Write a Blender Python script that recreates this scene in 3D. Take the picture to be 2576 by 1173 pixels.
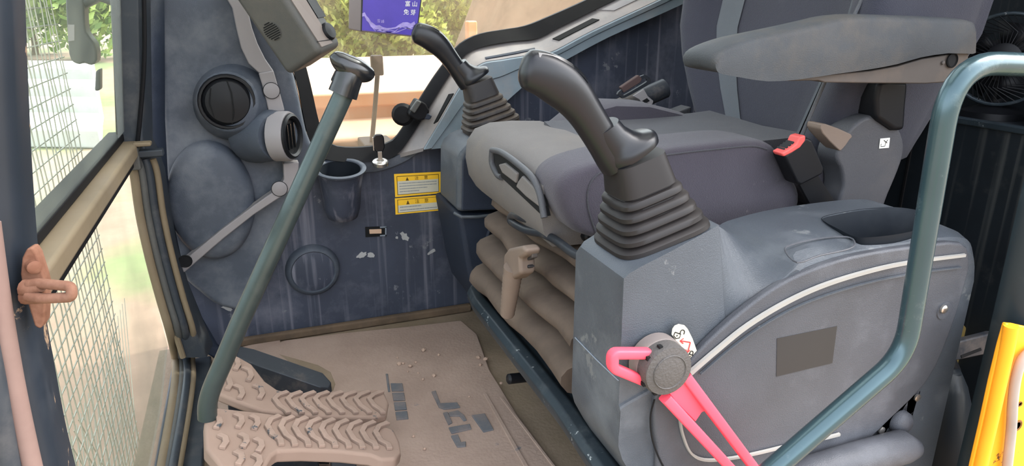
import bpy, bmesh, math, random
from mathutils.geometry import intersect_ray_tri
from mathutils import Vector, Matrix
random.seed(7)
for o in list(bpy.data.objects): bpy.data.objects.remove(o)
SC = bpy.context.scene; COL = SC.collection
# ---------------------------------------------------------------- camera
F, CX, CY = 1750.0, 1288.0, 586.5
YAW, PIT, CAMZ = math.radians(20.5), math.radians(18.5), 0.8
cd = bpy.data.cameras.new('camera'); cam = bpy.data.objects.new('camera', cd); COL.objects.link(cam)
cd.sensor_width = 36; cd.lens = 36 * F / 2576; cd.clip_start = 0.02; cd.clip_end = 300
cam.location = (0, 0, CAMZ); cam.rotation_euler = (math.pi / 2 - PIT, 0, -YAW)
SC.camera = cam
# ---------------------------------------------------------------- sky, sun, exposure
wd = bpy.data.worlds.new('sky'); SC.world = wd; wd.use_nodes = True
wn = wd.node_tree.nodes; wl = wd.node_tree.links
bg = wn['Background']; sky = wn.new('ShaderNodeTexSky'); sky.sky_type = 'NISHITA'
sky.sun_disc = False; sky.sun_elevation = math.radians(52); sky.sun_rotation = math.radians(90)
sky.air_density = 1.0; sky.dust_density = 4.0; sky.ozone_density = 1.0
hs = wn.new('ShaderNodeHueSaturation'); hs.inputs['Saturation'].default_value = 0.32      # hazy, pale sky
wl.new(sky.outputs[0], hs.inputs['Color']); wl.new(hs.outputs[0], bg.inputs[0]); bg.inputs[1].default_value = 0.55
sl = bpy.data.lights.new('sun', 'SUN'); sl.energy = 2.0; sl.angle = math.radians(1.5); sl.color = (1, .95, .86)
sun = bpy.data.objects.new('sun', sl); COL.objects.link(sun)
sd = Vector((1.0, 0.22, 1.30)).normalized()          # from behind the cab, high
sun.rotation_euler = sd.to_track_quat('Z', 'Y').to_euler(); sun.location = (8, 2, 9)
vs = SC.view_settings; vs.view_transform = 'Standard'; vs.look = 'None'; vs.gamma = 1; vs.use_curve_mapping = False
vs.exposure = 1.3
# ---------------------------------------------------------------- geometry helpers
FW = Vector((math.sin(YAW) * math.cos(PIT), math.cos(YAW) * math.cos(PIT), -math.sin(PIT)))
RT = Vector((math.cos(YAW), -math.sin(YAW), 0)); UP = RT.cross(FW)
C0 = Vector((0, 0, CAMZ))
def ray(x, y): return FW + RT * ((x - CX) / F) - UP * ((y - CY) / F)
def W(x, y, Y): d = ray(x, y); return C0 + d * (Y / d.y)                    # on the plane y = Y
def G(x, y, Z=0.0): d = ray(x, y); return C0 + d * ((Z - CAMZ) / d.z)       # on the plane z = Z
def V(x, y, X): d = ray(x, y); return C0 + d * (X / d.x)                    # on the plane x = X
def PL(x, y, p, n):
    d = ray(x, y); n = Vector(n); return C0 + d * ((Vector(p) - C0).dot(n) / d.dot(n))
def lin(c): c /= 255.0; return c / 12.92 if c <= .04045 else ((c + .055) / 1.055) ** 2.4
def S(r, g, b): return (lin(r), lin(g), lin(b), 1)
def catmull(pts, n=6, closed=False):
    P = [Vector(p) for p in pts]; out = []; N = len(P)
    for i in range(N if closed else N - 1):
        g = (lambda k: P[k % N]) if closed else (lambda k: P[max(0, min(N - 1, k))])
        a, b, c, d = g(i - 1), g(i), g(i + 1), g(i + 2)
        for k in range(n):
            t = k / n
            out.append(.5 * ((2 * b) + (c - a) * t + (2 * a - 5 * b + 4 * c - d) * t * t + (3 * b - a - 3 * c + d) * t ** 3))
    if not closed: out.append(P[-1].copy())
    return out
def resample(pts, n):
    P = [Vector(p) for p in pts]; L = [0]
    for a, b in zip(P, P[1:]): L.append(L[-1] + (b - a).length)
    out = []
    for i in range(n):
        s = L[-1] * i / (n - 1); k = 0
        while k < len(L) - 2 and L[k + 1] < s: k += 1
        t = (s - L[k]) / max(1e-9, L[k + 1] - L[k]); out.append(P[k].lerp(P[k + 1], min(1, t)))
    return out
def fillet(pts, r, seg=6):
    P = [Vector(p) for p in pts]; out = [P[0]]
    for a, b, c in zip(P, P[1:], P[2:]):
        u = (a - b); v = (c - b); d = min(r, u.length * .45, v.length * .45)
        p = b + u.normalized() * d; q = b + v.normalized() * d
        for k in range(seg + 1):
            t = k / seg; out.append(p * (1 - t) ** 2 + b * 2 * t * (1 - t) + q * t * t)
    out.append(P[-1]); return out
def mesh(name, verts, faces, mat, parent=None, smooth=True, ang=40, bevel=0, seg=2, sub=0, solid=0, limit=30):
    me = bpy.data.meshes.new(name); bm = bmesh.new()
    vv = [bm.verts.new(Vector(v)) for v in verts]
    for f in faces:
        try: bm.faces.new([vv[i] for i in f])
        except ValueError: pass
    bmesh.ops.recalc_face_normals(bm, faces=bm.faces[:]); bm.to_mesh(me); bm.free()
    o = bpy.data.objects.new(name, me); COL.objects.link(o)
    if isinstance(mat, (list, tuple)):
        for m in mat: me.materials.append(m)
    elif mat: me.materials.append(mat)
    if smooth:
        me.shade_smooth()
        if not bevel and not sub: me.set_sharp_from_angle(angle=math.radians(ang))
    if solid:
        m = o.modifiers.new('solid', 'SOLIDIFY'); m.thickness = solid; m.offset = 0
    if bevel:
        m = o.modifiers.new('bevel', 'BEVEL'); m.width = bevel; m.segments = seg; m.limit_method = 'ANGLE'
        m.angle_limit = math.radians(limit); m.harden_normals = True
    if sub:
        m = o.modifiers.new('sub', 'SUBSURF'); m.levels = sub; m.render_levels = sub
    if parent: put(o, parent)
    return o
def put(o, parent):
    o.parent = parent
    if parent.type == 'EMPTY': o.matrix_parent_inverse = Matrix.Translation(-parent.location)
    return o
def tag(o, label, cat, group=None):
    o['label'] = label; o['category'] = cat
    if group: o['group'] = group
    return o
def struct(o, label=None, cat=None):
    o['kind'] = 'structure'
    if label: o['label'] = label
    if cat: o['category'] = cat
    return o
def root(name, label, cat, loc, group=None):
    o = bpy.data.objects.new(name, None); COL.objects.link(o); o.location = loc; o.empty_display_size = .05
    return tag(o, label, cat, group)
def copy_tree(o, loc, label, group=None):
    r = o.copy(); COL.objects.link(r); r.location = loc; r['label'] = label
    if group: r['group'] = group
    for ch in list(o.children):
        c = ch.copy(); COL.objects.link(c); c.parent = r; c.matrix_parent_inverse = ch.matrix_parent_inverse.copy()
        for g in list(ch.children):
            d = g.copy(); COL.objects.link(d); d.parent = c
    return r
def prism(name, pts, vec, mat, parent=None, **k):
    P = [Vector(p) for p in pts]; n = len(P); v = Vector(vec)
    faces = [list(range(n)), list(range(2 * n - 1, n - 1, -1))] + [(i, (i + 1) % n, n + (i + 1) % n, n + i) for i in range(n)]
    return mesh(name, P + [p + v for p in P], faces, mat, parent, **k)
def pyx(name, px, Y, dy, mat, parent=None, curve=0, **k):        # outline on the plane y=Y, pushed dy along y
    pts = [W(x, y, Y) for x, y in px]
    if curve: pts = catmull(pts, curve, True)
    return prism(name, pts, (0, dy, 0), mat, parent, **k)
def hull2(name, A, B, mat, parent=None, **k):                    # two matching outlines joined
    n = len(A)
    faces = [list(range(n)), list(range(2 * n - 1, n - 1, -1))] + [(i, (i + 1) % n, n + (i + 1) % n, n + i) for i in range(n)]
    return mesh(name, list(A) + list(B), faces, mat, parent, **k)
def box(name, a, b, mat, parent=None, bevel=.004, seg=2, **k):
    x0, y0, z0 = a; x1, y1, z1 = b
    return prism(name, [(x0, y0, z0), (x1, y0, z0), (x1, y0, z1), (x0, y0, z1)], (0, y1 - y0, 0), mat, parent, bevel=bevel, seg=seg, **k)
def obox(name, c, ax, ay, az, mat, parent=None, bevel=.003, seg=2, **k):   # oriented box by centre and half axes
    c, ax, ay, az = map(Vector, (c, ax, ay, az))
    return prism(name, [c - ax - ay - az, c + ax - ay - az, c + ax - ay + az, c - ax - ay + az], ay * 2, mat, parent, bevel=bevel, seg=seg, **k)
def loft(name, rings, mat, parent=None, cap=True, closed=True, **k):
    n = len(rings[0]); verts = [p for r in rings for p in r]; faces = []
    for i in range(len(rings) - 1):
        for j in range(n if closed else n - 1):
            a = i * n + j; b = i * n + (j + 1) % n; faces.append((a, b, b + n, a + n))
    if cap: faces += [list(range(n)), list(range(len(verts) - 1, len(verts) - n - 1, -1))]
    return mesh(name, verts, faces, mat, parent, **k)
def frames(P):
    P = [Vector(p) for p in P]; T = []
    for i in range(len(P)): T.append((P[min(i + 1, len(P) - 1)] - P[max(i - 1, 0)]).normalized())
    n = T[0].orthogonal().normalized(); out = []
    for t in T:
        n = (n - t * n.dot(t)).normalized(); out.append((t, n, t.cross(n)))
    return P, out
def tube(name, pts, r, mat, parent=None, n=12, **k):
    P, fr = frames(pts); R = r if isinstance(r, (list, tuple)) else [r] * len(P)
    rings = [[p + (f[1] * math.cos(2 * math.pi * j / n) + f[2] * math.sin(2 * math.pi * j / n)) * q for j in range(n)] for p, f, q in zip(P, fr, R)]
    return loft(name, rings, mat, parent, **k)
def lathe(name, c, axis, prof, mat, parent=None, n=28, cap=True, sx=1, up=None, **k):   # prof: (radius, height along axis)
    a = Vector(axis).normalized(); u = (Vector(up) - a * Vector(up).dot(a)).normalized() if up else a.orthogonal().normalized(); v = a.cross(u); c = Vector(c)
    rings = [[c + a * h + (u * math.cos(2 * math.pi * j / n) + v * math.sin(2 * math.pi * j / n) * sx) * max(r, 1e-5) for j in range(n)] for r, h in prof]
    return loft(name, rings, mat, parent, cap=cap, **k)
def strip(name, A, B, mat, parent=None, **k):                    # ruled sheet between two polylines
    return loft(name, [list(A), list(B)], mat, parent, cap=False, closed=False, **k)
def ribbon(path, nrm, w):                                        # flat ribbon outline verts/faces about a path
    P = [Vector(p) for p in path]; n = Vector(nrm).normalized(); A = []; B = []
    for i, p in enumerate(P):
        t = (P[min(i + 1, len(P) - 1)] - P[max(i - 1, 0)]).normalized(); s = n.cross(t).normalized() * w / 2
        A.append(p + s); B.append(p - s)
    return A, B
def rsq(c, u, v, a, b, n=32, e=4.0):                             # rounded-square ring
    out = []
    for j in range(n):
        t = 2 * math.pi * j / n; ct, st = math.cos(t), math.sin(t)
        out.append(c + u * (a * math.copysign(abs(ct) ** (2 / e), ct)) + v * (b * math.copysign(abs(st) ** (2 / e), st)))
    return out
# ---------------------------------------------------------------- materials
MATS = {}
def mat(name, col, rough=.5, metal=0, var=.18, scale=6, dust=0, dustc=(150, 135, 122), dscale=9, bump=0, bscale=300, spec=.3, streak=0, chips=None, chip=0, up=0, sheen=0, chl=.64):
    m = bpy.data.materials.new(name); m.use_nodes = True; N = m.node_tree.nodes; L = m.node_tree.links
    b = N['Principled BSDF']; tc = N.new('ShaderNodeTexCoord')
    def noise(sc, det=5, r=.6):
        t = N.new('ShaderNodeTexNoise'); t.inputs['Scale'].default_value = sc; t.inputs['Detail'].default_value = det; t.inputs['Roughness'].default_value = r
        L.new(tc.outputs['Object'], t.inputs['Vector']); return t
    def ramp(src, a, c):
        r = N.new('ShaderNodeMapRange'); r.inputs[1].default_value = a; r.inputs[2].default_value = c; L.new(src, r.inputs[0]); return r.outputs[0]
    def mix(f, A, B):
        x = N.new('ShaderNodeMix'); x.data_type = 'RGBA'
        if isinstance(f, (int, float)): x.inputs[0].default_value = f
        else: L.new(f, x.inputs[0])
        for i, q in ((6, A), (7, B)):
            if isinstance(q, tuple): x.inputs[i].default_value = q
            else: L.new(q, x.inputs[i])
        return x.outputs[2]
    c = S(*col); dark = tuple(max(0, q * (1 - var)) for q in c[:3]) + (1,); lite = tuple(min(1, q * (1 + var)) for q in c[:3]) + (1,)
    n1 = noise(scale); cur = mix(ramp(n1.outputs[0], .3, .7), dark, lite)
    rg = None
    if dust:
        n2 = noise(dscale, 8, .68); f = ramp(n2.outputs[0], .62 - .35 * dust, .80 - .1 * dust)
        mm = N.new('ShaderNodeMath'); mm.operation = 'MULTIPLY'; L.new(f, mm.inputs[0]); mm.inputs[1].default_value = min(1, .35 + .6 * dust); f = mm.outputs[0]
        if up:
            g = N.new('ShaderNodeNewGeometry'); s = N.new('ShaderNodeSeparateXYZ'); L.new(g.outputs['Normal'], s.inputs[0])
            a = N.new('ShaderNodeMath'); a.operation = 'MULTIPLY_ADD'; a.use_clamp = True
            L.new(ramp(s.outputs[2], .2, .9), a.inputs[0]); a.inputs[1].default_value = up; L.new(f, a.inputs[2]); f = a.outputs[0]
        cur = mix(f, cur, S(*dustc)); rg = f
    if streak:
        mp = N.new('ShaderNodeMapping'); mp.inputs['Scale'].default_value = (62, 62, 1.6); L.new(tc.outputs['Object'], mp.inputs[0])
        t = N.new('ShaderNodeTexNoise'); t.inputs['Scale'].default_value = 1; t.inputs['Detail'].default_value = 3; L.new(mp.outputs[0], t.inputs['Vector'])
        q = ramp(t.outputs[0], .54, .72); mm = N.new('ShaderNodeMath'); mm.operation = 'MULTIPLY'; L.new(q, mm.inputs[0]); mm.inputs[1].default_value = streak
        cur = mix(mm.outputs[0], cur, S(*dustc))
    if chips:
        n3 = noise(chip or 22, 6, .7); cur = mix(ramp(n3.outputs[0], chl, chl + .03), cur, S(*chips))
    L.new(cur, b.inputs['Base Color']); b.inputs['Roughness'].default_value = rough; b.inputs['Metallic'].default_value = metal
    if rg is not None and rough < .6:
        r = N.new('ShaderNodeMapRange'); L.new(rg, r.inputs[0]); r.inputs[3].default_value = rough; r.inputs[4].default_value = .85; L.new(r.outputs[0], b.inputs['Roughness'])
    b.inputs['Specular IOR Level'].default_value = spec
    if sheen: b.inputs['Sheen Weight'].default_value = sheen; b.inputs['Sheen Roughness'].default_value = .6
    if bump:
        nb = noise(bscale, 2, .5); bn = N.new('ShaderNodeBump'); bn.inputs['Strength'].default_value = bump; bn.inputs['Distance'].default_value = .002
        L.new(nb.outputs[0], bn.inputs['Height']); L.new(bn.outputs[0], b.inputs['Normal'])
    MATS[name] = m; return m
M_panel = mat('panel_plastic', (54, 59, 72), .55, chips=(100, 102, 108), chip=17, dust=.35, dustc=(112, 112, 122), dscale=7, streak=.75, bump=.25, bscale=500)
M_mold = mat('pillar_plastic', (64, 70, 80), .5, dust=.45, dustc=(120, 122, 126), dscale=6, bump=.25, bscale=500)
M_navy = mat('navy_plastic', (36, 43, 56), .55, var=.25, dust=.1, dustc=(70, 76, 88), bump=.25, bscale=600)
M_sill = mat('sill_plastic', (118, 130, 138), .5, dust=.3, dustc=(150, 142, 138), bump=.1)
M_sillt = mat('sill_top_plastic', (128, 124, 124), .6, dust=.5, dustc=(158, 148, 140))
M_cons = mat('console_plastic', (68, 73, 79), .42, dust=.3, dustc=(122, 126, 130), dscale=5, bump=.3, bscale=700, chips=(98, 101, 103), chip=14)
M_pod = mat('pod_plastic', (80, 86, 94), .42, dust=.3, dustc=(126, 130, 136), dscale=6, bump=.3, bscale=700)
M_side = mat('side_cover_plastic', (70, 72, 77), .45, dust=.25, dustc=(116, 118, 124), dscale=5, bump=.3, bscale=700)
M_strip = mat('grey_strip', (124, 120, 121), .45, var=.06)
M_stripe = mat('silver_trim', (144, 142, 137), .4, var=.1)
M_mon = mat('monitor_shell', (72, 72, 70), .55, var=.12, dust=.4, dustc=(96, 90, 82), bump=.2, bscale=600)
M_monside = mat('monitor_side', (110, 100, 95), .6, var=.1, dust=.3)
M_black = mat('black_plastic', (20, 21, 24), .45, var=.2, spec=.2)
M_blackg = mat('glossy_black', (17, 19, 22), .22, var=.2, spec=.6)
M_grip = mat('joystick_grip', (15, 17, 22), .33, var=.3, spec=.38)
M_boot = mat('boot_rubber', (26, 24, 25), .5, var=.15, dust=.25, dustc=(66, 58, 52), up=.12)
M_bootf = mat('boot_rubber_dusty', (36, 34, 35), .55, var=.2, dust=.5, dustc=(94, 82, 70), up=.3)
M_seal = mat('rubber_seal', (13, 13, 16), .6, var=.3, dust=.15, dustc=(36, 33, 34), spec=.15)
M_fab = mat('seat_fabric', (58, 54, 63), .95, chips=(84, 80, 83), chip=10, var=.1, scale=4, bump=.6, bscale=900, sheen=.15, dust=.2, dustc=(76, 72, 76))
M_fab3 = mat('backrest_fabric', (47, 48, 58), .95, var=.1, scale=4, bump=.6, bscale=900, sheen=.1, dust=.2, dustc=(62, 62, 68))
M_fab2 = mat('seat_insert_fabric', (52, 52, 58), .95, var=.1, scale=4, bump=.6, bscale=900, sheen=.15, dust=.25, dustc=(74, 71, 72))
M_seatg = mat('seat_grey_front', (104, 100, 98), .8, var=.08, dust=.3, dustc=(116, 109, 102), bump=.3, bscale=900)
M_stripe_f = mat('seat_stripe_fabric', (84, 88, 93), .9, var=.06, bump=.4, bscale=900)
M_seatp = mat('seat_side_plastic', (68, 69, 73), .5, var=.08, dust=.2, dustc=(92, 88, 86), bump=.3, bscale=700)
M_tan = mat('tan_plastic', (114, 100, 90), .6, var=.1, dust=.3, dustc=(124, 108, 96))
M_bell = mat('bellows_rubber', (80, 69, 61), .85, var=.2, dust=.6, dustc=(108, 93, 81), up=.25)
M_arm = mat('armrest_pad', (55, 58, 61), .7, var=.2, dust=.45, dustc=(86, 78, 68), dscale=9, bump=.35, bscale=600)
M_armb = mat('armrest_base', (72, 67, 64), .6, var=.15, dust=.5, dustc=(100, 87, 76))
M_floor = mat('floor_dirt', (122, 107, 88), .9, var=.15, dust=.6, dustc=(148, 130, 114), dscale=4, bump=.5, bscale=120)
M_mat = mat('floor_mat_dust', (150, 129, 116), .92, var=.12, scale=5, dust=.6, dustc=(162, 142, 129), dscale=5, chips=(112, 108, 110), chip=7, bump=.5, bscale=150)
M_matw = mat('floor_mat_worn', (92, 94, 98), .85, var=.2, dust=.6, dustc=(134, 118, 110), dscale=25)
M_ped = mat('pedal_rubber_dusty', (142, 120, 107), .9, var=.1, dust=.5, dustc=(138, 118, 106), dscale=12, chips=(78, 80, 82), chip=16)
M_pedw = mat('pedal_tread_worn', (148, 126, 113), .9, var=.12, dust=.5, dustc=(122, 104, 92), dscale=30, chips=(70, 74, 78), chip=26, chl=.6)
M_steel = mat('lever_steel', (66, 76, 76), .3, .5, var=.2, dust=.25, dustc=(92, 96, 92), dscale=18)
M_rail = mat('rail_paint', (42, 51, 57), .42, .2, var=.25, dust=.25, dustc=(92, 96, 98), dscale=22, chips=(150, 155, 155), chip=40)
M_hand = mat('handrail_paint', (52, 74, 80), .24, .45, var=.12, dust=.15, dustc=(132, 142, 140), dscale=14, spec=.7)
M_pill = mat('pillar_paint', (29, 35, 43), .45, var=.25, dust=.25, dustc=(62, 66, 72), chips=(134, 112, 92), chip=24, chl=.62)
M_doors = mat('door_seal_pink', (108, 88, 82), .8, var=.15, dust=.4, dustc=(124, 104, 96))
M_rust = mat('rusty_steel', (92, 60, 45), .8, .1, var=.25, scale=14, dust=.5, dustc=(138, 106, 88), dscale=30, bump=.8, bscale=90)
M_red = mat('pink_red_plastic', (238, 78, 96), .45, var=.05)
M_redb = mat('red_button', (205, 82, 78), .4, var=.05)
M_hub = mat('hub_plastic', (76, 73, 71), .6, var=.1, bump=.5, bscale=350)
M_hubl = mat('hub_collar_dusty', (110, 102, 99), .7, var=.1, dust=.4)
M_dkm = mat('dark_metal', (52, 56, 62), .45, .4, var=.25, dust=.2)
M_chrome = mat('bright_metal', (196, 192, 186), .25, .9, var=.05)
M_tongue = mat('tongue_metal', (150, 146, 146), .4, .3, var=.06)
M_white = mat('white_print', (226, 226, 218), .6, var=.04)
M_cream = mat('cream_frame', (108, 95, 76), .7, var=.15, dust=.4, dustc=(112, 100, 86))
M_frame = mat('frame_dark_paint', (44, 49, 55), .45, var=.2, dust=.3, dustc=(96, 92, 90), dscale=14)
M_post = mat('rear_post_paint', (23, 34, 39), .45, var=.2, dust=.15, dustc=(60, 66, 66), dscale=20)
M_skirtb = mat('dirty_wall_foot', (96, 80, 64), .9, var=.3, scale=12, dust=.5, dustc=(58, 52, 48), dscale=14)
M_rear = mat('rear_panel_black', (22, 28, 33), .55, var=.3, dust=.12, dustc=(76, 78, 76), streak=.45)
M_orange = mat('orange_paint', (238, 158, 34), .4, var=.06, chips=(96, 62, 34), chip=26)
M_peach = mat('machine_orange', (176, 118, 72), .6, var=.1, dust=.6, dustc=(150, 126, 110), dscale=3, up=.5)
M_yel = mat('label_yellow', (240, 190, 50), .5, var=.05)
M_yeld = mat('label_ink_brown', (92, 70, 24), .6, var=.05)
M_ink = mat('ink_black', (32, 32, 34), .6, var=.05)
M_inkr = mat('ink_red', (214, 58, 60), .6, var=.05)
M_inkg = mat('ink_grey', (120, 128, 138), .6, var=.05)
M_lab = mat('label_paper', (196, 192, 174), .6, var=.03)
M_chip = mat('paint_scrape', (152, 152, 152), .8, var=.2)
M_purple = mat('purple_print', (70, 56, 150), .4, var=.12, scale=18)
M_purplel = mat('purple_mountain_print', (142, 130, 186), .5, var=.3, scale=60)
M_boxside = mat('box_side_grey', (126, 116, 114), .6, var=.06)
M_wire = mat('galvanised_wire', (150, 150, 138), .5, .3, var=.15)
M_tray = mat('recess_shade_plastic', (26, 31, 37), .6, var=.2, dust=.2, dustc=(52, 56, 60), spec=.2)  # darker than the console; recess shade put into the colour
M_hole = mat('recess_black', (10, 11, 13), .8, var=.1)
M_conc = mat('white_concrete', (176, 179, 172), .8, var=.06)
M_bark = mat('bark', (96, 80, 62), .9, var=.2)
M_tanin = mat('fuse_tan', (190, 160, 136), .6, var=.05)
M_brown = mat('brown_webbing', (74, 58, 56), .8, var=.1)
M_mirror = mat('mirror_shell', (40, 45, 48), .5, var=.1)
M_peb = mat('clod_dirt', (162, 138, 122), .95, var=.15, scale=30)
def leafmat(name, a, b):
    m = bpy.data.materials.new(name); m.use_nodes = True; N = m.node_tree.nodes; L = m.node_tree.links
    bs = N['Principled BSDF']; oi = N.new('ShaderNodeNewGeometry'); mx = N.new('ShaderNodeMix'); mx.data_type = 'RGBA'
    mx.inputs[6].default_value = S(*a); mx.inputs[7].default_value = S(*b); L.new(oi.outputs['Random Per Island'], mx.inputs[0]); L.new(mx.outputs[2], bs.inputs['Base Color'])
    bs.inputs['Roughness'].default_value = .6
    tr = N.new('ShaderNodeBsdfTranslucent'); L.new(mx.outputs[2], tr.inputs[0]); ms = N.new('ShaderNodeMixShader'); ms.inputs[0].default_value = .45
    L.new(bs.outputs[0], ms.inputs[1]); L.new(tr.outputs[0], ms.inputs[2]); L.new(ms.outputs[0], N['Material Output'].inputs[0]); return m
M_leaf = leafmat('bush_leaves', (104, 124, 40), (186, 190, 96))
M_leaf2 = leafmat('tree_leaves', (86, 118, 58), (170, 190, 110))
M_stem = mat('weed_stem', (120, 110, 70), .8)
def glass(name, dustf, col, grad=.15):
    m = bpy.data.materials.new(name); m.use_nodes = True; N = m.node_tree.nodes; L = m.node_tree.links
    N.remove(N['Principled BSDF']); out = N['Material Output']
    tr = N.new('ShaderNodeBsdfTransparent'); tr.inputs[0].default_value = (.93, .96, .94, 1)
    df = N.new('ShaderNodeBsdfDiffuse'); df.inputs[0].default_value = S(*col); tl = N.new('ShaderNodeBsdfTranslucent'); tl.inputs[0].default_value = S(*col)
    a = N.new('ShaderNodeMixShader'); a.inputs[0].default_value = .5; L.new(df.outputs[0], a.inputs[1]); L.new(tl.outputs[0], a.inputs[2])
    tc = N.new('ShaderNodeTexCoord'); n = N.new('ShaderNodeTexNoise'); n.inputs['Scale'].default_value = 6; n.inputs['Detail'].default_value = 8
    L.new(tc.outputs['Object'], n.inputs['Vector']); r = N.new('ShaderNodeMapRange'); r.inputs[1].default_value = .3; r.inputs[2].default_value = .75
    r.inputs[3].default_value = max(0, dustf - grad); r.inputs[4].default_value = dustf + grad; L.new(n.outputs[0], r.inputs[0])
    b = N.new('ShaderNodeMixShader'); L.new(r.outputs[0], b.inputs[0]); L.new(tr.outputs[0], b.inputs[1]); L.new(a.outputs[0], b.inputs[2])
    gl = N.new('ShaderNodeBsdfGlossy'); gl.inputs['Roughness'].default_value = .03; c = N.new('ShaderNodeMixShader'); c.inputs[0].default_value = .03; L.new(b.outputs[0], c.inputs[1]); L.new(gl.outputs[0], c.inputs[2]); L.new(c.outputs[0], out.inputs[0])
    return m
M_glr = glass('dusty_side_glass', .11, (214, 190, 160), .07)
M_glf = glass('dusty_front_glass', .10, (176, 180, 164), .08)
M_glf2 = glass('dusty_lower_glass', .17, (140, 138, 124), .12)
M_glband = glass('hazy_glass_band', .5, (138, 140, 140), .08)
def groundmat():
    m = bpy.data.materials.new('yard_ground'); m.use_nodes = True; N = m.node_tree.nodes; L = m.node_tree.links; b = N['Principled BSDF']; b.inputs['Roughness'].default_value = .95
    tc = N.new('ShaderNodeTexCoord'); n = N.new('ShaderNodeTexNoise'); n.inputs['Scale'].default_value = .35; n.inputs['Detail'].default_value = 7; L.new(tc.outputs['Object'], n.inputs['Vector'])
    n2 = N.new('ShaderNodeTexNoise'); n2.inputs['Scale'].default_value = 4; n2.inputs['Detail'].default_value = 9; n2.inputs['Roughness'].default_value = .7; L.new(tc.outputs['Object'], n2.inputs['Vector'])
    def mx(f, a, c):
        x = N.new('ShaderNodeMix'); x.data_type = 'RGBA'; L.new(f, x.inputs[0])
        for i, q in ((6, a), (7, c)):
            if isinstance(q, tuple): x.inputs[i].default_value = q
            else: L.new(q, x.inputs[i])
        return x.outputs[2]
    dirt = mx(n2.outputs[0], S(98, 80, 66), S(142, 120, 102)); gr = mx(n2.outputs[0], S(76, 88, 52), S(112, 120, 80))
    r = N.new('ShaderNodeMapRange'); r.inputs[1].default_value = .52; r.inputs[2].default_value = .6; L.new(n.outputs[0], r.inputs[0])
    L.new(mx(r.outputs[0], dirt, gr), b.inputs['Base Color']); return m
M_ground = groundmat()
M_hatch = glass('added_roof_diffuser', .55, (225, 225, 220), .05)  # pane of the added hatch, spreads sun and sky downwards
M_ceil = mat('headliner', (168, 168, 164), .9, var=.05)
# ================================================================ STRUCTURE
YW = 1.664
ground = mesh('ground', [(-60, -40, -1.0), (60, -40, -1.0), (60, 90, -1.0), (-60, 90, -1.0)], [(0, 1, 2, 3)], M_ground)
struct(ground, 'sunlit bare dirt yard with patches of grass', 'ground')
struct(box('floor', (-.27, .47, -.05), (1.40, 1.70, 0), M_floor, bevel=0), 'dusty brown cab floor', 'floor')
cl = struct(mesh('ceiling', [Vector((x, y, z)) for z in (1.52, 1.58) for x, y in ((-.24, .44), (1.42, .44), (1.42, 1.74), (-.24, 1.74), (-.05, .72), (.85, .72), (.85, 1.48), (-.05, 1.48))], [(0, 1, 5, 4), (1, 2, 6, 5), (2, 3, 7, 6), (3, 0, 4, 7), (8, 9, 13, 12), (9, 10, 14, 13), (10, 11, 15, 14), (11, 8, 12, 15), (0, 1, 9, 8), (1, 2, 10, 9), (2, 3, 11, 10), (3, 0, 8, 11), (4, 5, 13, 12), (5, 6, 14, 13), (6, 7, 15, 14), (7, 4, 12, 15)], M_ceil, smooth=False), 'pale cab headliner around the added roof hatch', 'ceiling')
hatch = struct(box('added_roof_hatch', (-.048, .722, 1.545), (.848, 1.478, 1.549), M_hatch, bevel=0), 'added frosted roof hatch pane, out of view, lighting the seat', 'window')  # unseen hatch added to bring soft light onto seat and floor
# right wall with the window opening: glass edge (GB) and lower edge of the black seal (WB), traced on the wall plane
GB = [(690, -60), (722, 0), (775, 190), (800, 300), (818, 348), (845, 366), (900, 369), (955, 363), (985, 352), (1010, 322), (1050, 255), (1090, 192), (1130, 138), (1152, 112), (1180, 94), (1215, 82), (1270, 73), (1320, 64), (1380, 40), (1470, 0), (1590, -60)]
WB = [(650, -60), (686, 0), (742, 195), (772, 335), (795, 386), (840, 401), (900, 403), (965, 399), (998, 382), (1030, 340), (1072, 272), (1112, 206), (1150, 152), (1170, 132), (1190, 123), (1220, 113), (1280, 103), (1345, 96), (1400, 68), (1537, 0), (1660, -60)]
GBw = [W(x, y, YW + .012) for x, y in GB]; WBw = [W(x, y, YW) for x, y in WB]
ztop = 1.52
poly = [Vector((-.24, YW, 0)), Vector((1.40, YW, 0)), Vector((1.40, YW, ztop)), Vector((1.30, YW, ztop)), Vector((1.30, YW, 1.25))]
poly += [Vector((1.12, YW, 1.25))] + WBw[::-1] + [Vector((WBw[0].x, YW, 1.42)), Vector((1.30, YW, 1.42)), Vector((1.30, YW, ztop)), Vector((-.24, YW, ztop))]
poly = [Vector((-.24, YW, 0)), Vector((1.40, YW, 0)), Vector((1.40, YW, 1.42)), Vector((1.28, YW, 1.40)), Vector((1.28, YW, 1.15))] + WBw[::-1] + [Vector((WBw[0].x - .02, YW, 1.42)), Vector((-.24, YW, 1.42))]
wall_right = struct(prism('wall_right', poly, (0, .05, 0), M_panel, bevel=0), 'dark grey-blue plastic right cab side below the window', 'wall')
struct(box('trim_1', (-.24, YW - .01, 1.42), (1.40, YW + .06, 1.52), M_frame), 'dark roof rail above the side window', 'trim')
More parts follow.
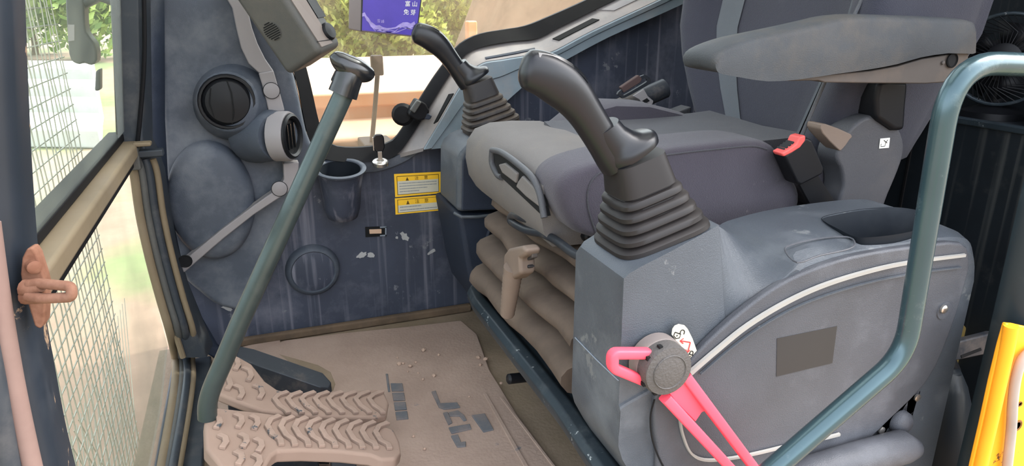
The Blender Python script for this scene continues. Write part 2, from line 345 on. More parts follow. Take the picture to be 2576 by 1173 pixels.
# window seal and pane
win = root('window_1', 'right side window with dusty glass and black rubber seal', 'window', (.5, YW, .45)); win['kind'] = 'structure'
def strip2(A, B, depth): return A, B
nS = 70
ga = resample(catmull(GBw, 5), nS); wa = resample(catmull(WBw, 5), nS)
sv = ga + wa + [p + Vector((0, -.02, 0)) for p in wa] + [p + Vector((0, -.012, 0)) for p in ga]
sf = []
for i in range(nS - 1):
    for a, b in ((0, 1), (1, 2), (2, 3), (3, 0)): sf.append((a * nS + i, a * nS + i + 1, b * nS + i + 1, b * nS + i))
mesh('rubber_seal', sv, sf, M_seal, win, ang=50)
pg = [p + Vector((0, .004, 0)) for p in wa] + [Vector((1.28, YW + .016, 1.15)), Vector((1.28, YW + .016, 1.42)), Vector((WBw[0].x - .02, YW + .016, 1.42))]
pg = [Vector((p.x, YW + .016, p.z)) for p in pg]
prism('pane', pg, (0, .005, 0), M_glr, win, smooth=False)
# rear wall: low black panel with a ledge, dark wall behind
XR = 1.20
wr = struct(box('wall_rear', (1.42, .46, 0), (1.46, 1.72, 1.52), M_rear, bevel=0), 'black rear cab wall behind the seat', 'wall')
rp = box('wall_rear_lower', (XR, .50, 0), (XR + .03, 1.62, .592), M_rear, bevel=.006); struct(rp, 'stained black plastic panel behind the seat', 'wall')
sh = box('trim_2', (XR + .031, .50, .565), (1.42, 1.62, .585), M_frame, bevel=.003); struct(sh, 'narrow shelf behind the rear panel', 'trim')
box('edge_lip', (XR - .006, .50, .588), (XR + .012, 1.62, .600), M_rail, rp, bevel=.003)
for yy in (.70, .98): box('panel_joint', (XR - .003, yy, .02), (XR, yy + .004, .585), M_hole, rp, bevel=0)
struct(box('baseboard_right', (-.10, 1.646, 0), (.50, YW, .022), M_skirtb, bevel=.006), 'dirty strip along the foot of the right panel', 'baseboard')
# ---------------------------------------------------------------- front: windscreen frame
w2 = root('window_2', 'upper front windscreen pane with grey hazy edge', 'window', (-.22, 1.1, .55)); w2['kind'] = 'structure'
zt = 1.45; sx = lambda z: -.243 + (z - .54) * .135
def fpt(y, z): return Vector((sx(z), y, z))
prism('pane', [fpt(.60, .545), fpt(1.52, .545), fpt(1.52, zt), fpt(.60, zt)], (.004, 0, 0), M_glf, w2, smooth=False)
prism('hazy_band', [fpt(1.44, .56) + Vector((.006, 0, 0)), fpt(1.515, .56) + Vector((.006, 0, 0)), fpt(1.515, 1.0) + Vector((.006, 0, 0)), fpt(1.36, 1.0) + Vector((.006, 0, 0))], (.001, 0, 0), M_glband, w2, smooth=False)
w3 = root('window_3', 'lower front windscreen pane coated in pale dust', 'window', (-.22, 1.1, .05)); w3['kind'] = 'structure'
lowe = [V(330, 400, -.24), V(352, 600, -.24), V(395, 760, -.235), V(432, 870, -.228)]
lp = [Vector((-.24, .60, .50))] + [Vector((-.24, p.y, p.z)) for p in lowe] + [Vector((-.24, 1.40, .02)), Vector((-.24, .60, .02))]
prism('pane', lp, (.004, 0, 0), M_glf2, w3, smooth=False)
# cross bar between the panes: brown-tan rail with black rubber below
bar = root('window_bar', 'tan dusty cross rail dividing the front windscreen panes', 'rail', (-.22, 1.1, .52)); bar['kind'] = 'structure'; bar.name = 'trim_3'
box('rail', (-.262, .56, .512), (-.212, 1.545, .540), M_cream, bar, bevel=.006)
box('rubber_lip', (-.266, .56, .541), (-.236, 1.54, .556), M_seal, bar, bevel=.003)
box('rubber_lip', (-.236, .56, .494), (-.222, 1.54, .511), M_seal, bar, bevel=.003)
# far corner post between windscreen and right wall
post = root('trim_4', 'dark blue-grey corner post beside the windscreen', 'post', (-.2, 1.55, 0)); post['kind'] = 'structure'
def ztrace(px, Y): return [W(x, y, Y) for x, y in px]
Lo = [(288, -20), (292, 100), (297, 250), (301, 362), (322, 372), (338, 420), (352, 520), (372, 640), (400, 745), (432, 830), (455, 900)]
Ri = [(352, -20), (354, 100), (357, 250), (360, 362), (372, 385), (392, 440), (404, 520), (424, 640), (456, 745), (490, 830), (520, 900)]
A = [W(x, y, 1.515) for x, y in Lo]; B = [W(x, y, 1.515) for x, y in Ri]
vv = A + B + [p + Vector((.012, .07, 0)) for p in B] + [p + Vector((.0, .07, 0)) for p in A]; n = len(A); ff = []
for i in range(n - 1):
    for a, b in ((0, 1), (1, 2), (2, 3), (3, 0)): ff.append((a * n + i, a * n + i + 1, b * n + i + 1, b * n + i))
mesh('post_front', vv, ff, M_frame, post, bevel=.006, limit=50)
tube('rubber_bead', catmull([W(x - 2, y, 1.512) for x, y in Lo[:4]], 4), .0045, M_seal, post, n=8)
tube('rubber_bead', catmull([W(x + 6, y, 1.512) for x, y in Lo[5:]], 4), .006, M_cream, post, n=8)
tube('rubber_bead', catmull([W(x, y, 1.51) for x, y in [(362, -20), (363, 150), (352, 300), (345, 365)]], 5), .004, M_seal, post, n=8)
# dark channel between post and moulding
Ch = [(350, -20), (352, 200), (360, 365), (385, 440), (405, 560), (432, 680), (470, 790), (510, 880), (548, 905)]
Ch2 = [(410, -20), (412, 200), (412, 300), (418, 440), (432, 560), (460, 690), (505, 800), (545, 868), (600, 885)]
strip('channel', [W(x, y, 1.575) for x, y in Ch], [W(x, y, 1.60) for x, y in Ch2], M_navy, post, solid=.01)
brk = root('hinge_bracket', 'small grey bracket at the end of the windscreen cross rail', 'bracket', tuple(W(345, 415, 1.49)))
obox('plate', W(338, 398, 1.49), (.010, 0, 0), (0, .012, 0), (0, 0, .022), M_mon, brk)
obox('arm', W(372, 385, 1.50), (.028, 0, 0), (0, .012, 0), (0, 0, .007), M_frame, brk)
obox('cap', W(358, 362, 1.49), (.016, 0, 0), (0, .012, 0), (0, 0, .004), M_cream, brk)
# sill along the bottom of the windscreen
sill = root('trim_5', 'cream and grey layered sill along the bottom of the windscreen', 'sill', (-.18, 1.1, 0)); sill['kind'] = 'structure'
box('sill_base', (-.232, .60, 0), (-.150, 1.60, .016), M_frame, sill, bevel=.004)
for k_, (dx, r_, m_, zz) in enumerate(((0, .0085, M_cream, .030), (20, .0075, M_mon, .028), (38, .0085, M_frame, .030), (58, .0065, M_cream, .026))):
    pa = [W(x + dx, y, 1.505 + .004 * k_) for x, y in [(326, 400), (338, 440), (352, 540), (376, 650), (404, 755), (428, 838)]] + [G(x + dx * .75, y, zz) for x, y in [(440, 900), (442, 950), (430, 1040), (407, 1173), (380, 1330)]]
    tube('window_frame_bead', catmull(pa, 4), r_, m_, sill, n=10)
# near door pillar on the left
pil = root('trim_6', 'dark blue door pillar with peeling paint at the left edge', 'pillar', (-.16, .5, .3)); pil['kind'] = 'structure'
Rp = [(30, -40), (36, 120), (42, 260), (52, 450), (66, 640), (78, 760), (94, 880), (118, 1010), (150, 1173), (190, 1330)]
Yp = .53
A = [W(x, y, Yp) for x, y in Rp]
B = [p + Vector((-.030, -.02, 0)) for p in A]; Cc = [p + Vector((-.075, -.015, 0)) for p in A]; D = [p + Vector((-.080, .05, 0)) for p in A]; E = [p + Vector((-.006, .055, 0)) for p in A]
A2 = [p + Vector((-.006, -.012, 0)) for p in A]
lofts = [A, A2, B, Cc, D, E]; n = len(A); vv = [p for r in lofts for p in catmull(r, 4)]; m_ = len(catmull(A, 4)); ff = []
for k in range(6):
    for i in range(m_ - 1): ff.append((k * m_ + i, k * m_ + i + 1, ((k + 1) % 6) * m_ + i + 1, ((k + 1) % 6) * m_ + i))
mesh('post', vv, ff, M_pill, pil, ang=60)
so = [(-30, 560), (-8, 720), (14, 860), (40, 1000), (78, 1173), (115, 1320)]
tube('door_seal', catmull([W(x, y, .505) for x, y in so], 5), [.0068] * 26, M_doors, pil, n=12)
si = [(-60, 640), (-40, 820), (-14, 960), (22, 1173), (52, 1300)]
tube('inner_edge', catmull([W(x, y, .50) for x, y in si], 5), .008, M_frame, pil, n=10)
# near rear door pillar at the right edge
pr2 = root('trim_7', 'black-green rear door pillar behind the handrail', 'pillar', (.75, .5, 0)); pr2['kind'] = 'structure'
Lp = [(2740, -40), (2660, 200), (2576, 540), (2520, 780), (2470, 990), (2425, 1173), (2390, 1310)]
A = [W(x, y, .56) for x, y in Lp]; vv = A + [p + Vector((.016, -.02, 0)) for p in A] + [p + Vector((.09, -.02, 0)) for p in A] + [p + Vector((.09, .01, 0)) for p in A] + [p + Vector((.0, .01, 0)) for p in A]
n = len(A); ff = []
for k in range(5):
    for i in range(n - 1): ff.append((k * n + i, k * n + i + 1, ((k + 1) % 5) * n + i + 1, ((k + 1) % 5) * n + i))
mesh('post', vv, ff, M_post, pr2, ang=60)
# ---------------------------------------------------------------- sill moulding along the right window
sm_ = root('trim_8', 'light blue-grey sill moulding rising along the side window', 'moulding', (.5, 1.62, .4)); sm_['kind'] = 'structure'
FT = [(1066, 372), (1110, 298), (1150, 228), (1182, 182), (1215, 157), (1260, 149), (1316, 140), (1362, 136), (1400, 124), (1489, 77), (1643, 5), (1740, -42)]
WB2 = [(1000, 388), (1046, 318), (1090, 246), (1130, 184), (1176, 129), (1225, 114), (1280, 104), (1342, 97), (1385, 76), (1450, 44), (1537, 0), (1640, -50)]
LW = [(1118, 372), (1150, 350), (1180, 330), (1206, 306), (1235, 282), (1266, 262), (1325, 211), (1372, 178), (1427, 149), (1537, 91), (1677, 29), (1780, -20)]
f_ = [W(x, y, 1.595) for x, y in FT]; b_ = [W(x, y, YW - .004) for x, y in WB2]; l_ = [W(x, y, 1.60) for x, y in LW]
f2 = catmull(f_, 4); b2 = catmull(b_, 4); l2 = catmull(l_, 4)
l3 = [Vector((p.x, YW - .002, p.z)) for p in l2]
loft('top_ledge', [[b, f, f + Vector((0, .008, -.01)), b + Vector((0, 0, -.01))] for b, f in zip(b2, f2)], M_sillt, sm_, ang=40)
mid = [f.lerp(l, .36) + Vector((0, -.004, 0)) for f, l in zip(f2, l2)]
loft('front_face', [[f + Vector((0, .002, 0)), f + Vector((0, -.004, -.004)), m, m + Vector((0, .006, -.004)), l, q, Vector((f.x, YW - .004, f.z))] for f, m, l, q in zip(f2, mid, l2, l3)], M_sill, sm_, ang=35)
# recessed slot, groove and inset on the ledge
def ledge_hit(x, y, h):
    d = ray(x, y); best = None
    for k in range(len(b2) - 1):
        for t in ((b2[k], f2[k], f2[k + 1]), (b2[k], f2[k + 1], b2[k + 1])):
            q = intersect_ray_tri(t[0], t[1], t[2], d, C0, True)
            if q is not None:
                nrm = (t[1] - t[0]).cross(t[2] - t[0]).normalized()
                return q + (nrm if nrm.z > 0 else -nrm) * h
    return W(x, y, 1.63)
def onledge(px, name, m, h=.0025):
    P = [Vector((x, y, 0)) for x, y in px]; P = [P[i].lerp(P[(i + 1) % len(P)], k / 4) for i in range(len(P)) for k in range(4)]
    return hull2(name, [ledge_hit(q.x, q.y, h) for q in P], [ledge_hit(q.x, q.y, -.004) for q in P], m, sm_, smooth=False)
on1 = [(1390, 99), (1406, 103), (1508, 51), (1490, 48)]
onledge(on1, 'vent_slot', M_hole)
onledge([(1500, 26), (1545, 28), (1630, -12), (1590, -18)], 'ledge_inset', M_strip)
onledge([(1092, 312), (1102, 306), (1142, 236), (1130, 238)], 'dark_recess', M_hole)
onledge([(1220, 146), (1300, 131), (1345, 122), (1346, 126), (1300, 136), (1222, 150)], 'ledge_groove', M_navy)
# ---------------------------------------------------------------- front-right pillar moulding on the wall
mo = root('trim_9', 'dusty dark plastic moulding of the front right cab corner', 'moulding', (-.05, 1.64, .3)); mo['kind'] = 'structure'
mp = [(398, -60), (402, 120), (408, 260), (414, 380), (418, 470), (432, 590), (458, 690), (500, 735), (560, 775), (640, 770), (700, 640), (760, 480), (792, 395), (770, 330), (742, 200), (690, 20), (665, -60)]
pyx('body', mp, 1.612, .05, M_mold, mo, curve=3, bevel=.016, seg=4)
# oval raised boss
c = W(530, 500, 1.60); 
rings = []
for s, h in ((1.0, 0), (.97, .012), (.90, .021), (.75, .027), (.4, .030), (.02, .031)):
    rings.append([Vector((W(530 + 112 * s * math.cos(t) + 10 * s * math.sin(t), 505 + 150 * s * math.sin(t), 1.60).x, 1.608 - h, W(530 + 112 * s * math.cos(t) + 10 * s * math.sin(t), 505 + 150 * s * math.sin(t), 1.60).z)) for t in [2 * math.pi * j / 40 for j in range(40)]])
loft('oval_boss', rings, M_mold, mo, ang=70)
# pods that carry the two air vents
def cone(name, px, Y0, r0, px1, Y1, r1, m, par, n=32):
    a = W(*px, Y0); b = W(*px1, Y1); ax = (b - a).normalized()
    return lathe(name, a, ax, [(r0, 0), (r0 * .93 + r1 * .07, .25 * (b - a).length), (r0 * .5 + r1 * .5, .6 * (b - a).length), (r1 * 1.06, .9 * (b - a).length), (r1, (b - a).length)], m, par, n=n, ang=70)
cone('vent_pod', (588, 258), 1.615, .082, (572, 256), 1.560, .059, M_mold, mo)
cone('vent_pod', (640, 335), 1.62, .065, (700, 343), 1.552, .050, M_mold, mo)
# ================================================================ THINGS ON THE RIGHT SIDE
# round air vent facing the door
v = root('air_vent', 'round black louvred air vent facing the door', 'vent', tuple(W(572, 256, 1.54)))
c = W(572, 256, 1.560); ax = (C0 - c); ax = Vector((ax.x * .4, ax.y, ax.z * .2)).normalized()
lathe('bezel', c, ax, [(.056, -.005), (.057, .006), (.054, .012), (.050, .012), (.048, .002)], M_black, v, cap=False)
lathe('barrel', c, ax, [(.048, -.004), (.048, .006), (.042, .013), (.02, .016), (.001, .017)], M_black, v)
tube('louvre_split', [c + ax * .0175 + Vector((.004, 0, .044)) - ax * .006, c + ax * .018 + Vector((.010, 0, .02)), c + ax * .018 + Vector((.010, 0, -.02)), c + ax * .0175 + Vector((.004, 0, -.044)) - ax * .006], .0014, M_hole, v, n=6)
tube('louvre_split', [c + ax * .0175 + Vector((-.028, 0, .030)) - ax * .004, c + ax * .016 + Vector((-.034, 0, .0)), c + ax * .0175 + Vector((-.028, 0, -.030)) - ax * .004], .0014, M_hole, v, n=6)
# side facing vent
v = root('air_vent', 'side-facing round air vent with grey collar beside the travel lever', 'vent', tuple(W(735, 345, 1.54)))
c = W(733, 343, 1.55); ax = Vector((.88, -.46, .03)).normalized()
lathe('collar', c - ax * .030, ax, [(.0535, -.004), (.0535, .024), (.051, .030), (.044, .030)], M_strip, v, cap=False, n=36)
lathe('bezel', c, ax, [(.0495, -.004), (.0480, .004), (.043, .007), (.038, .003), (.035, -.014), (.001, -.016)], M_black, v, n=32)
pts = [c + ax * .006 + Vector((0, 0, s)) for s in (-.036, .036)]
for k in (-.02, 0, .02):
    sd2 = ax.cross(Vector((0, 0, 1))).normalized()
    obox('louvre', c - ax * .006 + sd2 * k * .8, ax * .007, sd2 * .0012, Vector((0, 0, .027)), M_blackg, v, bevel=0)
# light grey trim strip in its pieces
st = root('grey_trim_strip', 'light grey plastic trim strip winding past the air vents', 'trim strip', tuple(W(690, 330, 1.59)))
pyx('strip_piece', [(548, -40), (600, -40), (622, 20), (634, 70), (648, 110), (668, 150), (690, 182), (652, 185), (625, 160), (606, 120), (594, 70), (584, 20)], 1.575, .03, M_strip, st, bevel=.003)
pyx('strip_piece', [(650, 184), (688, 178), (712, 262), (716, 280), (676, 284), (664, 230)], 1.57, .03, M_strip, st, bevel=.003)
pyx('strip_piece', [(712, 412), (752, 408), (748, 470), (716, 490), (640, 540), (560, 603), (462, 688), (452, 664), (560, 576), (640, 516), (700, 474), (714, 452)], 1.567, .03, M_strip, st, bevel=.003)
for px in ((683, 228), (703, 475)):
    c = W(*px, 1.567); lathe('plug_cover', c, (0, -1, 0), [(.0165, -.002), (.0165, .0012), (.0155, .0018), (.0001, .0018)], M_strip, st, n=28)
    pa = [c + Vector((.0168 * math.cos(t), -.0012, .0168 * math.sin(t))) for t in [2 * math.pi * j / 28 for j in range(29)]]
    tube('plug_gap', pa, .0007, M_hole, st, n=5)
lathe('screw_hole', W(466, 657, 1.566), (0, -1, 0), [(.0145, .0015), (.013, .0025), (.011, .002), (.010, -.006), (.0001, -.006)], M_hole, st, n=24)
# monitor
mn = root('monitor', 'grey monitor housing with round speaker grille on the front pillar', 'monitor', tuple(W(720, 120, 1.45)))
Lt, Lb, Rt, Rb, Ft, Fb = W(536, -80, 1.42), W(722, 192, 1.42), W(668, -80, 1.36), W(808, 134, 1.36), W(748, -80, 1.43), W(862, 112, 1.43)
Kt, Kb = Lt + (Ft - Rt), Lb + (Fb - Rb)
mesh('housing', [Lt, Rt, Ft, Kt, Lb, Rb, Fb, Kb], [(0, 1, 2, 3), (4, 5, 6, 7), (0, 1, 5, 4), (1, 2, 6, 5), (2, 3, 7, 6), (3, 0, 4, 7)], M_mon, mn, bevel=.012, seg=3)
nf = (Rt - Lt).cross(Lb - Lt).normalized()
if nf.dot(C0 - Lt) < 0: nf = -nf
pgr = W(685, 78, 1.0); d = ray(685, 78); pgr = C0 + d * ((Lt - C0).dot(nf) / d.dot(nf))
ua = (Lb - Lt).normalized(); va = nf.cross(ua)
grl = lathe('speaker_grille', pgr, nf, [(.0175, -.001), (.0175, .0012), (.0001, .0012)], M_mon, mn, n=28)
for k in range(-4, 5):
    h = math.sqrt(max(0, .0165 ** 2 - (k * .0038) ** 2))
    obox('grille_slot', pgr + nf * .0013 + ua * k * .0038, va * h, ua * .0011, nf * .0005, M_hole, grl, bevel=0)
# side strip + button
ns = (Ft - Rt).cross(Rb - Rt).normalized()
if ns.dot(C0 - Rt) < 0: ns = -ns
def onside(s, t, h=0): return Rt.lerp(Ft, s).lerp(Rb.lerp(Fb, s), t) + ns * h
hull2('side_strip', [onside(.14, .02, .0015), onside(.62, .02, .0015), onside(.62, .94, .0015), onside(.14, .94, .0015)], [onside(.14, .02, -.002), onside(.62, .02, -.002), onside(.62, .94, -.002), onside(.14, .94, -.002)], M_monside, mn, bevel=0)
cb = onside(.72, .80); u1 = (Ft - Rt).normalized(); u2 = (Rb - Rt).normalized()
hull2('dark_bezel', [onside(.66, .0, .0015), onside(.98, .0, .0015), onside(.98, .62, .0015), onside(.66, .62, .0015)], [onside(.66, .0, -.002), onside(.98, .0, -.002), onside(.98, .62, -.002), onside(.66, .62, -.002)], M_black, mn, bevel=0)
bt = lathe('push_button', cb, ns, [(.017, -.002), (.017, .004), (.0145, .0075), (.0001, .009)], M_black, mn, n=24)
obox('side_joint', onside(.38, .885, .0018), u1 * .024, u2 * .0006, ns * .0006, M_hole, mn, bevel=0)
# purple box hanging at the window
pb = root('purple_box', 'purple printed box with white lettering and a mountain line, hung at the window', 'box', tuple(W(980, 60, 1.57)))
fr = [W(910, -60, 1.57), W(1068, -60, 1.57), W(1048, 94, 1.57), W(907, 80, 1.57)]
bk = [p + Vector((-.020, .045, .004)) for p in fr]
hull2('carton', fr, bk, M_boxside, pb, bevel=.003)
def onbox(s, t, h=.0015): return fr[0].lerp(fr[1], s).lerp(fr[3].lerp(fr[2], s), t) + Vector((0, -h, 0))
hull2('front_print', [onbox(.03, .0), onbox(.985, .0), onbox(.98, .975), onbox(.02, .97)], [onbox(.03, .0, 0), onbox(.985, 0, 0), onbox(.98, .975, 0), onbox(.02, .97, 0)], M_purple, pb, bevel=0)
up_ = [(0.02, .66), (.06, .64), (.09, .70), (.13, .74), (.17, .80), (.22, .83), (.26, .86), (.32, .85), (.38, .88), (.45, .89), (.52, .88), (.60, .86), (.66, .81), (.72, .77), (.80, .76), (.86, .78), (.92, .74), (.95, .80), (.98, .84)]
lo_ = [(s, t + .05 + .03 * math.sin(9 * s) + .02 * random.random()) for s, t in up_]
lo_ = [(s, min(.965, t)) for s, t in lo_]
strip('mountain_print', [onbox(s, t, .0022) for s, t in up_], [onbox(s, t, .0022) for s, t in lo_], M_purplel, pb)
hull2('dark_edge', [onbox(0, 0, .0016), onbox(.03, 0, .0016), onbox(.02, .985, .0016), onbox(0, .985, .0016)], [onbox(0, 0, 0), onbox(.03, 0, 0), onbox(.02, .985, 0), onbox(0, .985, 0)], M_ink, pb, bevel=0)
hull2('dark_edge', [onbox(.985, 0, .0016), onbox(1, 0, .0016), onbox(1, .99, .0016), onbox(.98, .975, .0016)], [onbox(.985, 0, 0), onbox(1, 0, 0), onbox(1, .99, 0), onbox(.98, .975, 0)], M_ink, pb, bevel=0)
for k_ in range(3):
    ua_ = [(s, min(.955, t + .045 + .03 * k_ + .02 * math.sin(23 * s + k_ * 2))) for s, t in up_[k_ * 3:] if s > .04]
    strip('ridge_print', [onbox(s, t, .0024) for s, t in ua_], [onbox(s, min(.965, t + .008 + .01 * abs(math.sin(31 * s)))  , .0024) for s, t in ua_], M_purplel, pb)
def text(name, s, c, xd, zd, h, m, par, th=.0004):
    cu = bpy.data.curves.new(name, 'FONT'); cu.body = s; cu.size = 1; cu.align_x = 'CENTER'; cu.align_y = 'CENTER'; cu.resolution_u = 2
    t = bpy.data.objects.new(name + '_src', cu); COL.objects.link(t); bpy.context.view_layer.update()
    dg = bpy.context.evaluated_depsgraph_get(); me = bpy.data.meshes.new_from_object(t.evaluated_get(dg)); bpy.data.objects.remove(t)
    xd = Vector(xd).normalized(); zd = Vector(zd).normalized(); n = xd.cross(zd)
    for vtx in me.vertices: vtx.co = Vector(c) + xd * (vtx.co.x * h) + zd * (vtx.co.y * h) + n * (vtx.co.z * h + th)
    me.materials.clear(); me.materials.append(m); me.name = name
    o = bpy.data.objects.new(name, me); COL.objects.link(o)
    if par: put(o, par)
    return o
xd = fr[1] - fr[0]; zd = fr[0] - fr[3]
for ch, s, t in (('富', .77, .46), ('山', .89, .46), ('免', .76, .60), ('芽', .88, .60)): text('lettering', ch, onbox(s, t, .0022), xd, zd, .0125, M_white, pb)
for ch, s, t in (('雪', .30, .78), ('峰', .37, .785)): text('lettering', ch, onbox(s, t, .0022), xd, zd, .008, M_purplel, pb)
obox('hanger_strap', (W(985, -62, 1.60).x, 1.60, 1.16), (.008, 0, 0), (0, .001, 0), (0, 0, .33), M_black, pb, bevel=0)
# cup holder moulded on the panel
cu = root('cup_holder', 'dark plastic cup holder on the panel under the window', 'cup holder', tuple(W(856, 540, 1.61)))
c = W(856, 427, 1.604)
cax = Vector((0, -.2, .98)).normalized()
lathe('cup', c - cax * .125, cax, [(.020, 0), (.036, .006), (.042, .03), (.047, .09), (.052, .118), (.056, .126), (.052, .130), (.046, .126), (.043, .09), (.038, .03), (.0001, .028)], M_panel, cu, n=36, ang=60)
lathe('shade_liner', c - cax * .09, cax, [(.0001, 0), (.036, 0), (.0405, .045), (.0455, .092)], M_tray, cu, n=36, cap=False, ang=60)  # added dark insert; shade inside the cup is put into its colour
lathe('rim', c - cax * .002, cax, [(.049, 0), (.058, .002), (.059, .006), (.052, .008), (.047, .004), (.046, -.004)], M_mold, cu, n=36, cap=False, ang=60)
sh2 = [(800, 418), (830, 405), (960, 402), (1000, 395), (1010, 408), (960, 424), (905, 432), (880, 452), (820, 450)]
pyx('shelf_shoulder', [(772, 404), (850, 402), (960, 402), (1006, 388), (1060, 350), (1062, 372), (1030, 402), (970, 428), (910, 436), (800, 430)], 1.654, .012, M_mold, cu, curve=3, bevel=.008, seg=3)
# ignition key
ky = root('ignition_key', 'black-headed ignition key standing in its chrome switch below the window', 'key', tuple(W(957, 412, 1.62)))
c = W(957, 408, 1.615)
lathe('switch_ring', c, (0, -.25, .97), [(.019, -.006), (.019, .002), (.015, .005), (.009, .005), (.008, .001), (.0001, .001)], M_chrome, ky, n=28)
kz = Vector((-.03, -.12, 1)).normalized()
obox('blade', c + kz * .014, (.005, 0, 0), (0, .0015, 0), kz * .012, M_chrome, ky, bevel=.0005)
prism('key_head', [c + Vector((dx, 0, 0)) + kz * dz for dx, dz in ((-.006, .022), (.007, .022), (.013, .034), (.013, .060), (.008, .068), (-.007, .068), (-.013, .060), (-.013, .034))], (0, .009, 0), M_blackg, ky, bevel=.003)
tube('key_chrome_edge', [c + Vector((-.0135, -.001, 0)) + kz * z for z in (.03, .045, .062)], .0016, M_chrome, ky, n=6)
# window latch
lt = root('window_latch', 'black window latch with worn knob on the window seal', 'latch', tuple(W(1055, 285, 1.63)))
pyx('latch_body', [(1028, 290), (1052, 250), (1072, 262), (1082, 280), (1074, 300), (1052, 306), (1040, 300)], 1.60, .045, M_seal, lt, bevel=.005)
pyx('latch_tongue', [(1032, 278), (1050, 252), (1062, 258), (1044, 286)], 1.592, .012, M_mon, lt, bevel=.003)
lathe('latch_knob', W(1014, 288, 1.645), (-.3, -.9, .1), [(.02, -.02), (.026, -.01), (.027, .004), (.02, .012), (.0001, .015)], M_seal, lt, n=20)
pyx('latch_foot', [(1072, 282), (1088, 292), (1082, 302), (1066, 300)], 1.60, .03, M_navy, lt, bevel=.003)
# round cap in the panel
sp = root('round_cap', 'round dusty cap set in the right side panel behind the lever', 'cap', tuple(W(785, 680, 1.66)))
c = W(787, 678, YW)
lathe('surround', c, (0, -1, 0), [(.066, -.004), (.064, .010), (.058, .018), (.053, .020), (.050, .016)], M_mold, sp, n=36, cap=False, ang=60)
lathe('disc', c, (0, -1, 0), [(.052, 0), (.052, .016), (.047, .018), (.03, .021), (.0001, .022)], M_panel, sp, n=36)
# fuse socket
fs = root('fuse_socket', 'small black socket with a tan fuse on the right panel', 'socket', tuple(W(945, 583, YW)))
pyx('recess_frame', [(919, 572), (971, 570), (972, 594), (920, 597)], YW - .003, .004, M_hole, fs, bevel=0)
pyx('fuse', [(929, 578), (960, 577), (960, 588), (930, 589)], YW - .006, .004, M_tanin, fs, bevel=.001)
for q in ([(956, 571), (972, 570), (972, 573), (956, 574)], [(969, 571), (972, 571), (972, 594), (969, 594)], [(956, 592), (972, 591), (972, 594), (956, 595)]): pyx('clip_edge', q, YW - .0045, .003, M_inkg, fs, bevel=0)
# two caution labels
def caution(px, label, lines):
    r = root('caution_label', label, 'label', tuple(W(*px[3], YW - .002)), 'caution labels on the right panel')
    q = [W(x, y, YW - .0008) for x, y in px]
    def on(s, t, h): return q[0].lerp(q[1], s).lerp(q[3].lerp(q[2], s), t) + Vector((0, -h, 0))
    def pan(nm, s0, t0, s1, t1, h, m): return hull2(nm, [on(s0, t0, h), on(s1, t0, h), on(s1, t1, h), on(s0, t1, h)], [on(s0, t0, h - .0004), on(s1, t0, h - .0004), on(s1, t1, h - .0004), on(s0, t1, h - .0004)], m, r, bevel=0, smooth=False)
    pan('backing', 0, 0, 1, 1, .0010, M_yel)
    a = .10; b = lines[0]
    pan('print_border', .05, a, .95, .92, .0014, M_yeld); pan('heading_band', .062, a + .025, .938, b, .0018, M_yel); pan('text_field', .062, b, .938, .895, .0018, M_lab)
    xd = q[1] - q[0]; zd = q[0] - q[3]; hh = (q[0] - q[3]).length * (b - a) * .8
    y = (a + b) / 2 + .02
    tri = [on(.27 - .035, y + (b - a) * .36, .0022), on(.27 + .035, y + (b - a) * .36, .0022), on(.27, y - (b - a) * .36, .0022)]
    mesh('warning_triangle', tri, [(0, 1, 2)], M_yeld, r, smooth=False)
    text('heading_character', '注', on(.47, y, .0020), xd, zd, hh, M_yeld, r); text('heading_character', '意', on(.67, y, .0020), xd, zd, hh, M_yeld, r)
    for t, s1 in lines[1:]:
        vv = []; ff = []; s = .10
        while s < s1:
            w = random.uniform(.012, .022); k = len(vv); hgt = .018 if b < .4 else .03
            vv += [on(s, t - hgt, .0021), on(s + w, t - hgt, .0021), on(s + w, t + hgt, .0021), on(s, t + hgt, .0021)]; ff.append((k, k + 1, k + 2, k + 3)); s += w + random.uniform(.004, .010)
        mesh('small_print_line', vv, ff, M_inkg, r, smooth=False)['kind'] = 'stuff'
caution([(991, 438), (1109, 432), (1110, 486), (994, 496)], 'upper yellow caution label with four lines of print', (.32, (.42, .90), (.54, .90), (.66, .70), (.78, .50)))
caution([(993, 499), (1110, 490), (1110, 529), (995, 540)], 'lower yellow caution label with two lines of print', (.45, (.57, .55), (.76, .88)))
# scrapes on the panel
def blob(name, cx, cy, rx, ry, Y, m, par, n=14, ang=0):
    pts = []
    for j in range(n):
        t = 2 * math.pi * j / n; k = random.uniform(.65, 1.15); x = rx * math.cos(t) * k; y = ry * math.sin(t) * k
        pts.append((cx + x * math.cos(ang) - y * math.sin(ang), cy + x * math.sin(ang) + y * math.cos(ang)))
    return pyx(name, pts, Y, .0012, m, par, bevel=0)
for a in ((1018, 596, 14, 9, .9), (998, 598, 4, 4, 0), (910, 643, 15, 8, -.4), (934, 642, 10, 7, 0), (1087, 633, 13, 5, -.6), (572, 776, 16, 5, .3)): blob('paint_scrape', a[0], a[1], a[2], a[3], YW - .0015, M_chip, wall_right, ang=a[4])
